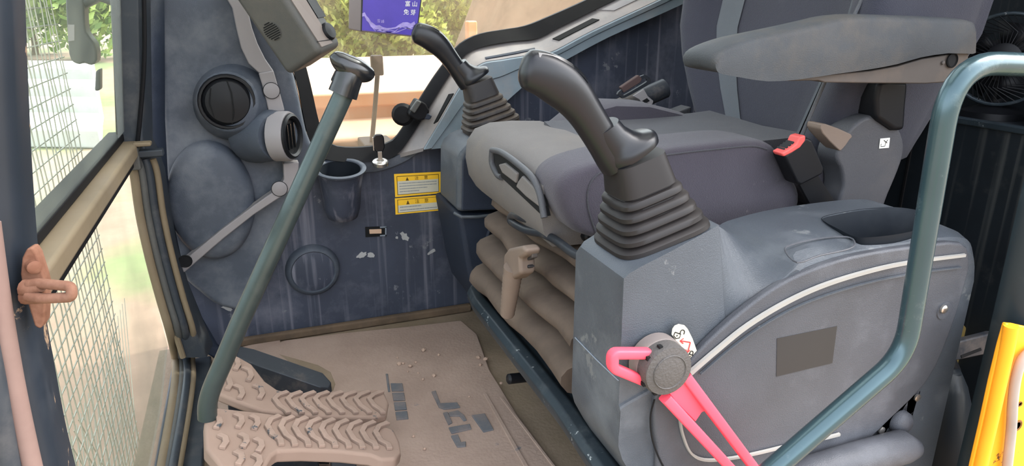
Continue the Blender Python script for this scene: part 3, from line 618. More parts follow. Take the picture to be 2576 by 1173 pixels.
# ================================================================ RIGHT CONSOLE
rc = root('right_console', 'right armrest console with dark blue side and dusty grey front', 'console', (.45, 1.44, .1))
A = [W(x, y, 1.375) for x, y in [(1150, 535), (1152, 400), (1160, 380), (1180, 362), (1225, 342), (1330, 310), (1330, 528)]]
B = [Vector((p.x, 1.525, p.z)) for p in A]
hull2('pod', A, B, M_cons, rc, bevel=.012, seg=3)
pyx('side_panel', [(1162, 530), (1164, 405), (1172, 386), (1190, 372), (1230, 352), (1335, 322), (1335, 526)], 1.372, .006, M_navy, rc, bevel=.004)
lowp = [(1152, 541), (1330, 533), (1330, 850), (1228, 800), (1196, 762), (1180, 700), (1166, 620)]
A = [W(x, y, 1.39) for x, y in lowp]
hull2('lower_body', A, [Vector((p.x, 1.60, p.z)) for p in A], M_navy, rc, bevel=.012, seg=3)
tube('body_crease', catmull([W(x, y, 1.385) for x, y in [(1262, 560), (1235, 575), (1224, 610), (1226, 660), (1236, 700)]], 5), .004, M_navy, rc, n=8)
tube('parting_lip', [W(1142, 536, 1.385), W(1162, 546, 1.372), W(1200, 546, 1.372), W(1320, 531, 1.372)], .0035, M_cons, rc, n=8)
# ================================================================ LEFT CONSOLE
lc = root('left_console', 'large dark grey left console with storage tray and silver trim lines', 'console', (.6, .68, 0))
yn, yf = .600, .765
secs = []
# X, near-edge height, crest y, crest height, far height, bottom, far y
for X, zn, yc, zc, zf, zb, yfa in ((.356, .36, .610, .508, .508, .33, .722), (.362, .365, .608, .521, .522, .29, .730), (.42, .388, .615, .538, .540, .19, .738), (.485, .433, .630, .553, .556, .10, .748), (.498, .444, .643, .549, .550, .08, .750), (.53, .468, .672, .532, .532, .03, .756), (.56, .486, .698, .515, .515, .02, .760), (.583, .502, .714, .507, .507, .02, .764), (.60, .511, .70, .511, .511, .02, .766), (.66, .514, .69, .518, .518, .02, .768), (.74, .515, .69, .520, .520, .02, .77), (.82, .514, .69, .519, .519, .03, .77), (.865, .508, .69, .513, .513, .06, .768), (.885, .492, .69, .498, .498, .10, .762), (.894, .46, .69, .462, .462, .14, .752)):
    g = .004 if X < .59 else .022
    secs.append([Vector((X, yfa, zb)), Vector((X, yfa, zf - .012)), Vector((X, yfa - .012, zf)), Vector((X, yc, zc)), Vector((X, yn + g, zn)), Vector((X, yn + g * .3, zn - g * .3)), Vector((X, yn, zn - g)), Vector((X, yn, zn - g - (zn - g - zb) * .5)), Vector((X, yn, zb))])
cols_ = [catmull([s[k] for s in secs], 3) for k in range(len(secs[0]))]; secs = [[cols_[k][i] for k in range(len(cols_))] for i in range(len(cols_[0]))]
body = loft('body', secs, M_cons, lc, ang=40, bevel=0)
body.data.shade_smooth(); body.data.set_sharp_from_angle(angle=math.radians(60))
# swept side cover on the near face
cov = [(1648, 1003), (1700, 950), (1780, 862), (1870, 782), (1960, 718), (2045, 678), (2150, 645), (2300, 620), (2420, 612), (2440, 660), (2428, 720), (2390, 840), (2330, 965), (2200, 1096), (2080, 1230), (1700, 1240), (1652, 1130)]
pyx('side_cover', cov, .594, .012, M_side, lc, curve=3, bevel=.004, seg=3)
def sweep(name, px, w, m, Y=.5925, par=lc, th=.003):
    path = catmull([W(x, y, Y) for x, y in px], 5); P = path; R = []
    for i, p in enumerate(P):
        t = (P[min(i + 1, len(P) - 1)] - P[max(0, i - 1)]).normalized(); s = Vector((0, -1, 0)).cross(t).normalized()
        ww = w[0] + (w[1] - w[0]) * i / (len(P) - 1) if isinstance(w, tuple) else w
        R.append([p + s * ww / 2, p + Vector((0, -th, 0)) + s * ww * .35, p + Vector((0, -th, 0)) - s * ww * .35, p - s * ww / 2])
    return loft(name, R, m, par, ang=30)
sweep('silver_trim', [(1735, 938), (1800, 882), (1880, 818), (1980, 758), (2080, 714), (2200, 678), (2300, 658), (2425, 642)], (.0085, .005), M_stripe)
sweep('trim_rib', [(1760, 940), (1830, 880), (1910, 822), (2000, 772), (2100, 734), (2210, 704), (2320, 684), (2415, 672)], .0025, M_cons)  # thin raised rib of console plastic below the silver trim
sweep('silver_trim', [(1708, 1048), (1716, 1092), (1736, 1138), (1770, 1156), (1830, 1153), (1900, 1140), (2000, 1116), (2070, 1102), (2110, 1092)], (.003, .005), M_stripe)
sweep('seam', [(1646, 1005), (1636, 1050), (1642, 1110), (1668, 1173), (1700, 1220)], .0022, M_hole, Y=.5935, th=.001)
tube('seam', [V(x, y, .3552) for x, y in ((1447, 850), (1500, 905), (1556, 958))], .0008, M_inkg, lc, n=6)
pyx('dark_patch', [(1955, 852), (2106, 821), (2094, 914), (1953, 948)], .5935, .002, mat('patch_film', (46, 46, 47), .4, var=.1), lc, bevel=0)
# storage tray recess, lid outline and screw
tr = [G(x, y, .5195) for x, y in [(2066, 552), (2110, 538), (2180, 527), (2250, 524), (2310, 532), (2345, 545), (2330, 572), (2270, 590), (2190, 600), (2150, 598), (2110, 580)]]
trc = catmull(tr, 4, True); cen = sum(trc, Vector()) / len(trc)
tin = [cen + (p - cen) * .86 + Vector((0, 0, -.055)) for p in trc]; tmid = [cen + (p - cen) * .95 + Vector((0, 0, -.008)) for p in trc]
n = len(trc); loft('tray', [[p + Vector((0, 0, .0015)) for p in trc], tmid, tin], M_tray, lc, cap=False, ang=60)
mesh('tray_bottom', tin, [list(range(n))], M_tray, lc)
cutm = loft('tray_cut', [[cen + (p - cen) * 1.03 + Vector((0, 0, .04)) for p in trc], [cen + (p - cen) * .99 + Vector((0, 0, 0)) for p in trc], [cen + (p - cen) * .90 + Vector((0, 0, -.058)) for p in trc]], M_navy, None)
bm_ = body.modifiers.new('cut', 'BOOLEAN'); bm_.object = cutm; bm_.operation = 'DIFFERENCE'; bm_.solver = 'EXACT'
mb = body.modifiers.new('bevel', 'BEVEL'); mb.width = .005; mb.segments = 3; mb.limit_method = 'ANGLE'; mb.angle_limit = math.radians(22); mb.harden_normals = True
bpy.context.view_layer.update()
dg = bpy.context.evaluated_depsgraph_get(); nm_ = bpy.data.meshes.new_from_object(body.evaluated_get(dg)); body.modifiers.clear(); body.data = nm_; nm_.name = 'body'
bpy.data.objects.remove(cutm)
lid = catmull([G(x, y, .5165) for x, y in [(1975, 632), (1990, 618), (2060, 602), (2130, 598), (2150, 612), (2135, 628), (2060, 645), (2005, 662)]], 4, True)
tube('lid_line', [p + Vector((0, 0, .0008)) for p in lid + [lid[0]]], .0011, M_side, lc, n=6)
lathe('screw_recess', W(2375, 782, .5935), (0, -1, 0), [(.013, -.001), (.0125, .001), (.011, .0012), (.0001, .0012)], M_side, lc, n=20)
lathe('screw', W(2372, 777, .592), (0, -1, 0), [(.006, 0), (.006, .003), (.004, .0045), (.0001, .0045)], M_chrome, lc, n=14)
# ---------------------------------------------------------------- joystick (left one, then a copy on the right console)
def joystick():
    r = root('joystick', 'large glossy black joystick with ribbed rubber boot on the left console', 'joystick', (.427, .675, .534), 'joysticks on the two consoles')
    base = Vector((.427, .673, .540)); top = W(1592, 392, .675); ax = (top - base).normalized()
    U = Vector((1, 0, .27)).normalized(); Vv = Vector((0, 1, 0)); L = (top - base).length
    U2 = ax.cross(Vv); U2 = U2 if U2.x > 0 else -U2
    rings = []
    def ring(t, a, b, e=4.5):
        u = U.lerp(U2, t).normalized(); rings.append(rsq(base.lerp(top, t), u, Vv, a, b, 36, e))
    ring(-.10, .060, .049)
    nr = 5; t0 = -.02; t1 = .62
    for k in range(nr):
        f0 = t0 + (t1 - t0) * k / nr; f1 = t0 + (t1 - t0) * (k + 1) / nr; q = k / (nr - 1)
        a = .061 + (.041 - .061) * q; b = .050 + (.036 - .050) * q
        ring(f0 + .01, a * .97, b * .97); ring(f0 + .025, a, b); ring(f0 + .075, a * .99, b * .99); ring(f0 + .10, a * .94, b * .94); ring(f0 + .110, a * .83, b * .83); ring(f1 - .002, a * .80, b * .80)
    ring(t1 + .01, .0355, .033); ring(.78, .0335, .031); ring(.99, .031, .028)
    loft('boot', rings, M_boot, r, ang=38)
    # grip
    cs = [(1311, 168, 8, 6), (1314, 169, 24, 18), (1321, 171, 37, 28), (1334, 175, 46, 34), (1372, 189, 51, 40), (1410, 213, 53, 41), (1441, 242, 49, 39), (1468, 278, 43, 37), (1494, 318, 41, 36), (1520, 360, 41, 37), (1540, 392, 43, 40), (1552, 406, 46, 42)]
    P = [W(x, y, .675) for x, y, a, b in cs]; rings = []; k = .000455
    P2 = catmull(P, 4); WA = resample([Vector((a, b, 0)) for _, _, a, b in cs], len(P2)); wa = catmull([Vector((a, b, 0)) for _, _, a, b in cs], 4)
    for i, p in enumerate(P2):
        t = (P2[min(i + 1, len(P2) - 1)] - P2[max(0, i - 1)]).normalized(); s = t.cross(Vv).normalized()
        rings.append(rsq(p, s, Vv, wa[i].x * k, wa[i].y * k * 1.0, 28, 2.4))
    gr = loft('grip', rings, M_grip, r, ang=70)
    # switch plate on the head, finger trigger
    hp = [W(x, y, .675) for x, y in [(1345, 134), (1372, 138), (1408, 149), (1444, 173), (1466, 198)]]
    hp = catmull(hp, 5)
    loft('head_plate', [[p + Vector((0, -.013, -.003)), p + Vector((0, -.010, .0014)), p + Vector((0, .010, .0014)), p + Vector((0, .013, -.003))] for p in hp], M_blackg, r, ang=50)
    pyx('trigger', [(1380, 232), (1398, 238), (1422, 252), (1424, 262), (1412, 264), (1390, 252)], .668, .014, M_mon, r, bevel=.003)
    # skirt under the grip
    sa = (W(1640, 322, .675) - W(1518, 408, .675)); sc = W(1578, 366, .675); a = sa.length / 2; su = sa.normalized(); sn = su.cross(Vv).normalized()
    if sn.z < 0: sn = -sn
    rr = []
    for f, h, sh, b_ in ((.98, -.010, 0, .027), (1.0, -.005, 0, .028), (.99, -.001, 0, .027), (.92, .002, -.05, .0255), (.79, .006, -.18, .0225), (.67, .013, -.32, .0205), (.58, .024, -.43, .019), (.54, .036, -.48, .0175)):
        rr.append(rsq(sc + sn * h + su * a * sh, su, Vv, a * f, b_, 36, 2.4))
    loft('skirt', rr, M_grip, r, ang=60)
    return r
js = joystick()
j2 = copy_tree(js, js.location + Vector((.063, .775, .004)), 'smaller-looking black joystick on the right console by the window, boot dusty')
for o in j2.children:
    if o.name.startswith('boot'): o.data = o.data.copy(); o.data.materials.clear(); o.data.materials.append(M_bootf)
# ---------------------------------------------------------------- lock lever with hub
lk = root('lock_lever', 'pink-red safety lock lever with round grey hub on the left console', 'lever', tuple(W(1675, 940, .6)))
ax = Vector((0, -1, 0)); c = W(1648, 905, .598)
lathe('collar', c, ax, [(.0315, -.004), (.0315, .008), (.031, .011), (.0295, .012)], M_hubl, lk, n=40)
lathe('collar_ring', c + ax * .010, ax, [(.0300, 0), (.0300, .014), (.0285, .0185), (.0205, .020)], M_hub, lk, n=40, cap=False, ang=35)
h = c + ax * .030
lathe('hub_cap', h, ax, [(.0210, -.004), (.0206, .0008), (.0198, .0016), (.0190, .0006), (.016, .0014), (.0001, .0018)], M_hub, lk, n=40, ang=20)
for t in (2.5, 3.6, 4.3, 1.9): obox('hub_notch', c + ax * .022 + Vector((math.cos(t) * .0298, 0, math.sin(t) * .0298)), (.0022, 0, .0), (0, .0028, 0), (0, 0, .0022), M_hole, lk, bevel=0)
Yh = .580
loop = fillet([W(1640, 889, Yh + .004), W(1541, 889, Yh), W(1540, 925, Yh), W(1612, 955, Yh + .006)], .006, 5)
P, _ = frames(loop); R = []
for i, p in enumerate(P):
    t = (P[min(i + 1, len(P) - 1)] - P[max(0, i - 1)]).normalized(); s = t.cross(ax).normalized(); R.append(rsq(p, s, ax, .0056, .0065, 20, 4))
loft('handle_loop', R, M_red, lk, ang=40)
def barpx(name, a, b, w0, w1, Y0, Y1, th):
    p, q = W(*a, Y0), W(*b, Y1); t = (q - p).normalized(); s = t.cross(ax).normalized()
    return loft(name, [rsq(p, s, ax, w0, th, 20, 5), rsq(p.lerp(q, .5), s, ax, (w0 + w1) / 2, th, 20, 5), rsq(q, s, ax, w1, th, 20, 5)], M_red, lk, ang=35)
barpx('lever_arm', (1722, 945), (1960, 1262), .0062, .0056, .576, .556, .006)
barpx('lever_arm', (1672, 1000), (1915, 1262), .0062, .0056, .576, .556, .006)
pyx('lever_web', [(1680, 985), (1730, 950), (1802, 1038), (1788, 1030), (1766, 1038), (1750, 1062), (1700, 1012)], .573, .007, M_red, lk, bevel=.001)
# padlock label
pk = root('padlock_label', 'torn cream label with two padlock symbols and red arrows above the hub', 'label', tuple(W(1720, 865, .599)))
YL = .5975
lb = [(1692, 828), (1698, 820), (1708, 816), (1722, 819), (1730, 828), (1742, 852), (1752, 880), (1755, 892), (1748, 902), (1738, 907), (1728, 908), (1716, 884), (1700, 856), (1690, 842)]
pyx('paper', lb, YL, .0008, M_lab, pk, bevel=0)
def ink(name, px, w, m, closed=False):
    path = [W(x, y, YL - .0006) for x, y in px]
    if closed: path.append(path[0])
    A, B = ribbon(path, (0, -1, 0), w); return strip(name, A, B, m, pk, smooth=False)
def padlock(cx, cy, s, openit):
    ca, sa = math.cos(.35), math.sin(.35)
    def T(x, y): return (cx + (x * ca - y * sa) * s, cy + (x * sa + y * ca) * s)
    ink('padlock_body', [T(-7, -4), T(7, -4), T(7, 5), T(0, 9), T(-7, 5)], .0013, M_ink, True)
    sh = [T(-4 + (9 if openit else 0), -4)] + [T((9 if openit else 0) + 4.5 * math.cos(t), -10 - 5 * math.sin(t)) for t in [math.pi - math.pi * j / 8 for j in range(9)]] + [T(4.5 + (9 if openit else 0), -6 if openit else -4)]
    ink('padlock_shackle', sh, .0013, M_ink)
    ink('keyhole', [T(0, 0), T(0, 4)], .0015, M_ink)
padlock(1704, 843, 1.1, True); padlock(1737, 896, .85, False)
ink('arrow', [(1737, 862), (1712, 858)], .0015, M_inkr); ink('arrow', [(1720, 852), (1711, 858), (1719, 865)], .0015, M_inkr)
ink('arrow', [(1737, 862), (1730, 888)], .0015, M_inkr); ink('arrow', [(1725, 880), (1730, 888), (1736, 881)], .0015, M_inkr)
# ---------------------------------------------------------------- handrail
hr = root('handrail', 'teal-grey bent tubular handrail running in front of the left console', 'handrail', tuple(W(2000, 1173, .52)))
path = fillet([W(1880, 1232, .50), W(2268, 905, .50), W(2405, 152, .50), W(2900, 200, .45)], .075, 10)
path = [W(1850, 1260, .50)] + path[1:]
Pa, Pb, Pc, Pd = W(1850, 1262, .50), W(2276, 893, .50), W(2398, 156, .50), W(2760, 170, .50)
P1 = fillet([Pa, Pb, Pb.lerp(Pc, .45)], .035, 8)[:-1] + fillet([Pb.lerp(Pc, .45), Pc, Pd], .062, 10)
tube('tube', P1, .0118, M_hand, hr, n=24)
# ================================================================ SEAT
se = root('operator_seat', 'grey fabric operator seat with stripes, armrest and recline side cover', 'seat', (.62, 1.06, .27))
# front grey waterfall cover
prof = [(.395, .455), (.380, .480), (.374, .515), (.378, .548), (.394, .570), (.425, .580), (.47, .581), (.53, .577), (.53, .45)]
Yst = [(.885, .0), (.91, 1), (1.06, 1), (1.22, 1), (1.262, .985), (1.285, .93), (1.298, .80)]
def seatsec(y, k):
    out = []
    for x, z in prof: out.append(Vector((.53 + (x - .53) * (k if k else 1), y, .455 + (z - .455) * (k if k else 1))))
    return out
loft('front_cover', [seatsec(y, k) for y, k in Yst], M_seatg, se, ang=50)
# near and far bolsters
bp = [(1432, 570), (1408, 520), (1405, 478), (1424, 446), (1470, 420), (1560, 396), (1650, 377), (1780, 361), (1885, 352), (1938, 360), (1966, 388), (1996, 440), (2018, 492), (2008, 540), (1975, 562), (1880, 580), (1700, 592), (1530, 603), (1470, 595)]
A = catmull([W(x, y, .835) for x, y in bp], 3, True)
cb_ = sum(A, Vector()) / len(A)
rings = []
for dy, k in ((-.002, .90), (.0, .95), (.006, .985), (.018, 1.0), (.075, 1.0), (.095, .98), (.105, .93)):
    rings.append([Vector((cb_.x + (p.x - cb_.x) * k, .835 + dy, cb_.z + (p.z - cb_.z) * k)) for p in A])
loft('side_bolster', rings, M_fab, se, ang=60)
tube('bolster_seam', catmull([W(x, y, .832) for x, y in [(1505, 598), (1484, 540), (1478, 490), (1492, 450), (1530, 425), (1600, 403), (1700, 387), (1800, 376), (1890, 368), (1930, 376)]], 4), .0011, M_fab2, se, n=6)
fb = [(.56, .572), (.60, .600), (.66, .612), (.74, .606), (.82, .585), (.86, .57), (.86, .46), (.52, .46), (.52, .55)]
loft('side_bolster', [[Vector((.69 + (x - .69) * k, y, .53 + (z - .53) * k)) for x, z in fb] for y, k in ((1.195, .93), (1.21, .985), (1.25, 1.0), (1.285, .98), (1.30, .90))], M_fab, se, ang=60)
# centre insert
ci = []
for x, z in ((.515, .578), (.56, .578), (.64, .575), (.74, .574), (.84, .576), (.90, .58)):
    ci.append([Vector((x, .925, z - .12)), Vector((x, .925, z + .004)), Vector((x, .96, z)), Vector((x, 1.06, z - .004)), Vector((x, 1.17, z)), Vector((x, 1.205, z + .006)), Vector((x, 1.205, z - .12))])
loft('cushion_insert', ci, M_fab2, se, ang=60)
box('seat_pan', (.44, .87, .458), (.90, 1.26, .475), M_black, se, bevel=.008)
# opening in the front cover with its two adjuster handles
XF = .372
def fx(x, y, X=XF): return V(x, y, X)
frm = [(1238, 378), (1262, 384), (1302, 412), (1338, 446), (1358, 488), (1369, 548)]
frp = catmull([fx(x, y) for x, y in frm], 5)
tube('opening_frame', frp, .0052, M_seatp, se, n=10)
tube('opening_frame', catmull([fx(x, y) for x, y in [(1238, 378), (1238, 412), (1252, 440), (1262, 446)]], 4), .0052, M_seatp, se, n=10)
op = [fx(x, y, .371) for x, y in [(1240, 382), (1262, 388), (1300, 414), (1335, 450), (1354, 490), (1366, 545), (1310, 492), (1254, 440)]]
prism('opening', op, (.012, 0, 0), M_hole, se, bevel=0)
for q in ([(1252, 414), (1268, 410), (1300, 436), (1296, 462), (1262, 436)], [(1302, 456), (1312, 442), (1346, 476), (1358, 524), (1322, 496), (1296, 470)]):
    prism('adjuster_handle', [fx(x, y, .367) for x, y in q], (.012, 0, 0), M_seatg, se, bevel=.003)
# backrest
def backring(z):
    k = (z - .54); xc = .905 + .10 * k if z < .7 else .921 + .20 * (z - .70)
    wn = .865 - .06 * min(1, k / .2); wf = 1.225 + .115 * min(1, max(0, k) / .2) ** .7
    bf = .030 + .12 * min(.3, max(0, k)); bn = .055 + .05 * min(.3, max(0, k)); th = .17
    ctrl = [(xc + .02, wn + .004), (xc - bn + .02, wn + .006), (xc - bn, wn + .03), (xc - bn + .015, wn + .07), (xc - .01, wn + .115), (xc, (wn + wf) / 2), (xc - .006, wf - .11), (xc - bf * .7, wf - .06), (xc - bf, wf - .025), (xc - bf + .02, wf - .003), (xc + .05, wf), (xc + th - .02, wf - .01), (xc + th, wf - .04), (xc + th, wn + .05), (xc + th - .02, wn + .01), (xc + .10, wn)]
    return catmull([Vector((x, y, z)) for x, y in ctrl], 3, True)
zs = [.50, .54, .58, .63, .69, .75, .82, .90, 1.0, 1.10, 1.16]
rg = [backring(z) for z in zs]
rg[0] = [Vector((p.x * .6 + .97 * .4, p.y * .9 + 1.05 * .1, p.z + .01)) for p in rg[0]]
back = loft('backrest', rg, M_fab3, se, ang=75)
def backstrip(name, a, b, m, h=.003, taper=0):
    rows = []
    for zi in range(1, len(zs)):
        r = rg[zi]; n = len(r); row = []
        for q in range(7):
            s = a + (b - a) * q / 6; i = int(s); f = s - i; p = r[i % n].lerp(r[(i + 1) % n], f); t = (r[(i + 1) % n] - r[i % n]).normalized(); nn = Vector((t.y, -t.x, 0))
            if nn.x > 0: nn = -nn
            row.append(p + nn * h)
        rows.append(row)
    return loft(name, rows, m, se, cap=False, closed=False, ang=70)
backstrip('light_stripe', 17.2, 18.75, M_stripe_f)
backstrip('light_stripe', 10.4, 11.6, M_stripe_f)
tube('piping', catmull([W(x, y, .845) for x, y in [(2012, 352), (2030, 310), (2060, 240), (2090, 170), (2130, 80), (2168, 0), (2190, -50)]], 4), .003, M_seatp, se, n=8)
# recline side cover with lever and label
sc_ = [(2112, 520), (2122, 470), (2118, 430), (2106, 400), (2112, 370), (2136, 330), (2170, 300), (2208, 290), (2246, 304), (2270, 338), (2276, 380), (2262, 428), (2236, 490), (2222, 525), (2200, 545), (2150, 545)]
cv = pyx('recline_cover', sc_, .815, .045, M_seatp, se, curve=3, bevel=.006, seg=3)
lev = [(2066, 318), (2078, 312), (2142, 338), (2138, 352), (2118, 378), (2106, 374), (2070, 336)]
pyx('recline_lever', lev, .812, .03, M_tan, se, curve=2, bevel=.006, seg=3)
pyx('recline_label', [(2212, 374), (2215, 349), (2239, 347), (2236, 372)], .8135, .001, M_white, cv, bevel=0)
pth = [W(x, y, .8128) for x, y in [(2217, 362), (2216, 369), (2226, 368), (2229, 358), (2234, 352)]]; A, B = ribbon(pth, (0, -1, 0), .0011); strip('recline_symbol', A, B, M_ink, cv, smooth=False)
pth = [W(x, y, .8128) for x, y in [(2224, 353), (2232, 360)]]; A, B = ribbon(pth, (0, -1, 0), .0011); strip('recline_symbol', A, B, M_ink, cv, smooth=False)
pyx('armrest_stem', [(2214, 205), (2240, 200), (2288, 205), (2282, 270), (2278, 330), (2250, 330), (2206, 300), (2204, 250)], .805, .05, M_black, se, bevel=.008)
pyx('seat_side_base', [(2040, 400), (2110, 390), (2116, 520), (2060, 545), (2030, 480)], .86, .05, M_fab, se, bevel=.01)
# armrest
pad = [(1799, 172), (1797, 150), (1812, 132), (1850, 114), (1900, 98), (1960, 85), (2030, 70), (2095, 55), (2150, 43), (2230, 43), (2320, 46), (2420, 50), (2452, 54), (2461, 70), (2460, 118), (2452, 130), (2390, 128), (2320, 139), (2260, 157), (2190, 171), (2100, 184), (2010, 198), (1930, 203), (1860, 192), (1812, 182)]
A = catmull([W(x, y, .735) for x, y in pad], 2, True); ca_ = sum(A, Vector()) / len(A)
rings = []
for dy, k, dz in ((-.000, .965, -.004), (.004, .99, 0), (.012, 1.0, .001), (.035, 1.0, .003), (.058, 1.0, .001), (.068, .985, 0), (.073, .95, -.003)):
    rings.append([Vector((ca_.x + (p.x - ca_.x) * (1 - (1 - k) * .35), .735 + dy, ca_.z + (p.z - ca_.z) * (1 - (1 - k) * 2.2) + dz)) for p in A])
armr = loft('armrest_pad', rings, M_arm, se, ang=60)
pyx('armrest_base', [(1900, 198), (2100, 186), (2190, 178), (2260, 166), (2320, 148), (2440, 128), (2436, 150), (2420, 185), (2400, 206), (2330, 211), (2200, 210), (2075, 208), (2060, 203), (1930, 205)], .742, .055, M_armb, se, bevel=.004, seg=3)
lathe('pivot_plug', W(2394, 152, .741), (0, -1, 0), [(.0105, 0), (.0105, .002), (.009, .003), (.0085, .001), (.0001, .001)], M_hole, se, n=24)
for q in ((2436, 132), (2372, 158)): lathe('rivet', W(*q, .741), (0, -1, 0), [(.003, 0), (.0025, .0015), (.0001, .002)], M_armb, se, n=12)
# buckle on the near side
bu = root('seat_belt_buckle', 'black seat belt buckle with red release button beside the cushion', 'buckle', tuple(W(2060, 520, .83)))
pyx('buckle_body', [(1972, 392), (1990, 380), (2030, 345), (2045, 352), (2076, 425), (2070, 440), (2015, 468), (2004, 462)], .80, .028, M_black, bu, bevel=.006, seg=3)
pyx('release_button', [(1966, 386), (1984, 376), (2004, 362), (2012, 344), (2028, 340), (2028, 354), (2014, 372), (1992, 386), (1972, 396)], .797, .022, M_redb, bu, bevel=.003)
pyx('buckle_strap', [(2010, 462), (2058, 440), (2106, 515), (2096, 535), (2052, 540)], .815, .006, M_black, bu, bevel=.001)
for k in range(7): obox('ridge', W(1964 + k * 7.5, 379 - k * 5.5, .81), (.0012, 0, .002), (0, .008, 0), (-.001, 0, .003), M_black, bu, bevel=0)
# buckle tongue at the far side of the seat
bt = root('seat_belt_tongue', 'silver seat belt tongue lying on black webbing behind the cushion', 'belt tongue', tuple(W(1620, 250, 1.30)))
YT = 1.30
def hole_plate(name, outer, inner, Y, th, m, par):
    A = catmull([W(x, y, Y) for x, y in outer], 3, True); B = catmull([W(x, y, Y) for x, y in inner], 3, True); n = len(A)
    vv = A + B + [p + Vector((0, th, 0)) for p in A] + [p + Vector((0, th, 0)) for p in B]; ff = []
    for i in range(n):
        j = (i + 1) % n; ff += [(i, j, n + j, n + i), (2 * n + i, 2 * n + j, 3 * n + j, 3 * n + i), (i, j, 2 * n + j, 2 * n + i), (n + i, n + j, 3 * n + j, 3 * n + i)]
    return mesh(name, vv, ff, m, par, ang=40)
hole_plate('tongue_loop', [(1556, 232), (1612, 192), (1630, 192), (1638, 206), (1624, 218), (1572, 246), (1562, 243)], [(1564, 232), (1612, 202), (1624, 198), (1628, 204), (1618, 212), (1574, 238), (1568, 238)], YT, .006, M_dkm, bt)
pyx('tongue_plate', [(1592, 242), (1620, 224), (1630, 242), (1644, 254), (1642, 262), (1626, 269), (1618, 264), (1608, 250)], YT, .004, M_tongue, bt, bevel=.001)
pyx('tongue_window', [(1616, 254), (1628, 247), (1635, 254), (1624, 260)], YT - .001, .002, M_hole, bt, bevel=0)
pyx('webbing', [(1562, 220), (1608, 189), (1616, 198), (1612, 208), (1570, 234)], YT - .002, .012, M_brown, bt, bevel=.002)
rb = root('belt_retractor', 'dark metal tube of the belt retractor beside the backrest', 'retractor', tuple(W(1640, 270, 1.33)))
tube('cylinder', [W(1560, 272, 1.36), W(1672, 222, 1.36)], .022, M_dkm, rb, n=20)
obox('anchor', W(1696, 290, 1.32), (.03, 0, .008), (0, .02, 0), (0, 0, .012), M_seatp, rb)
# ---------------------------------------------------------------- suspension bellows
sb = root('suspension_bellows', 'dusty brown folded rubber bellows under the seat front', 'bellows', (.5, 1.06, .2))
prof = []; z0 = .250
hs_ = (.062, .054, .047, .036); zz = z0; offs = (-.030, -.020, .002, .018)
for h, o_ in zip(hs_, offs):
    for f, d in ((0, .034), (.06, .050), (.13, .026), (.28, .004), (.5, -.005), (.7, -.004), (.85, .005), (.96, .026)): prof.append((.402 + o_ + d, zz + h * f))
    zz += h
z1 = zz
prof += [(.445, z1), (.47, z1 + .004)]
rows = []
for y, k in ((.78, .0), (.84, .002), (.90, .0), (.96, .003), (1.02, .004), (1.08, .0), (1.14, .003), (1.19, .0), (1.225, .003), (1.250, .012), (1.266, .035), (1.272, .06)):
    rows.append([Vector((x + k + .003 * math.sin(31 * y + 40 * z), y, z + .009 * math.sin(6.5 * y + 9 * z) + .003 * math.sin(23 * y))) for x, z in prof] + [Vector((.80, y, z1)), Vector((.80, y, z0))])
loft('folds', rows, M_bell, sb, ang=75)
# base under the bellows: rail and pedestal
br = root('seat_base_rail', 'scuffed dark steel rail along the seat base above the floor', 'rail', (.4, 1.0, 0))
rail = []
for y, dx, dz in ((.50, .014, -.025), (.62, .013, -.016), (.72, .012, -.008), (.80, .012, 0), (1.0, .012, 0), (1.20, .012, 0), (1.245, .016, .004), (1.27, .03, .004), (1.28, .06, .0)):
    rail.append([Vector((.366 + dx, y, .200 + dz)), Vector((.354 + dx, y, .222 + dz)), Vector((.352 + dx, y, .236 + dz)), Vector((.360 + dx, y, .245 + dz)), Vector((.376 + dx, y, .247 + dz)), Vector((.388 + dx, y, .238 + dz)), Vector((.40 + dx, y, .238 + dz)), Vector((.46 + dx, y, .238 + dz)), Vector((.46 + dx, y, .200 + dz))])
loft('rail', rail, M_rail, br, ang=40, bevel=.003)
box('pedestal', (.55, .79, 0), (1.0, 1.30, .205), M_black, br, bevel=.006)
kb = root('slide_lever', 'short black knob on a rod sticking out under the seat rail', 'lever', tuple(V(1310, 950, .45)))
tube('knob', [W(1276, 954, 1.03), W(1280, 954, 1.03), W(1336, 948, 1.04)], [.006, .0095, .0095], M_black, kb, n=14)
tube('rod', [W(1330, 948, 1.04), W(1420, 938, 1.06)], .005, M_black, kb, n=10)
# tan ribbed handle
th_ = root('weight_handle', 'tan ribbed adjuster handle hanging in front of the bellows', 'handle', tuple(V(1285, 790, .37)))
a, b = V(1292, 672, .350), V(1276, 792, .350); P = [a.lerp(b, t / 24) for t in range(25)]
tube('ribbed_grip', P, [.0155 - .0045 * t / 24 + (.0009 if (t % 2 and t > 4) else 0) for t in range(25)], M_tan, th_, n=14)
prism('handle_head', [V(x, y, .344) for x, y in [(1264, 690), (1266, 640), (1276, 626), (1312, 618), (1322, 630), (1318, 645), (1306, 652), (1308, 690), (1290, 704)]], (.026, 0, 0), M_tan, th_, bevel=.006, seg=3)
prism('pivot_pin', [V(x, y, .356) for x, y in [(1304, 640), (1338, 630), (1338, 650), (1318, 660), (1332, 672), (1318, 682), (1304, 668)]], (.01, 0, 0), M_dkm, th_, bevel=.002)
# bent slide bar
sbz = root('slide_bar', 'bent dark steel slide bar below the seat front', 'bar', tuple(V(1400, 620, .39)))
pth = [(1462, 646), (1440, 636), (1400, 606), (1364, 588), (1325, 580), (1292, 562), (1284, 552), (1292, 542), (1330, 552), (1334, 546), (1312, 532), (1300, 516)]
tube('bent_rod', catmull([V(x, y, .392) for x, y in pth], 5), .0065, M_dkm, sbz, n=12)
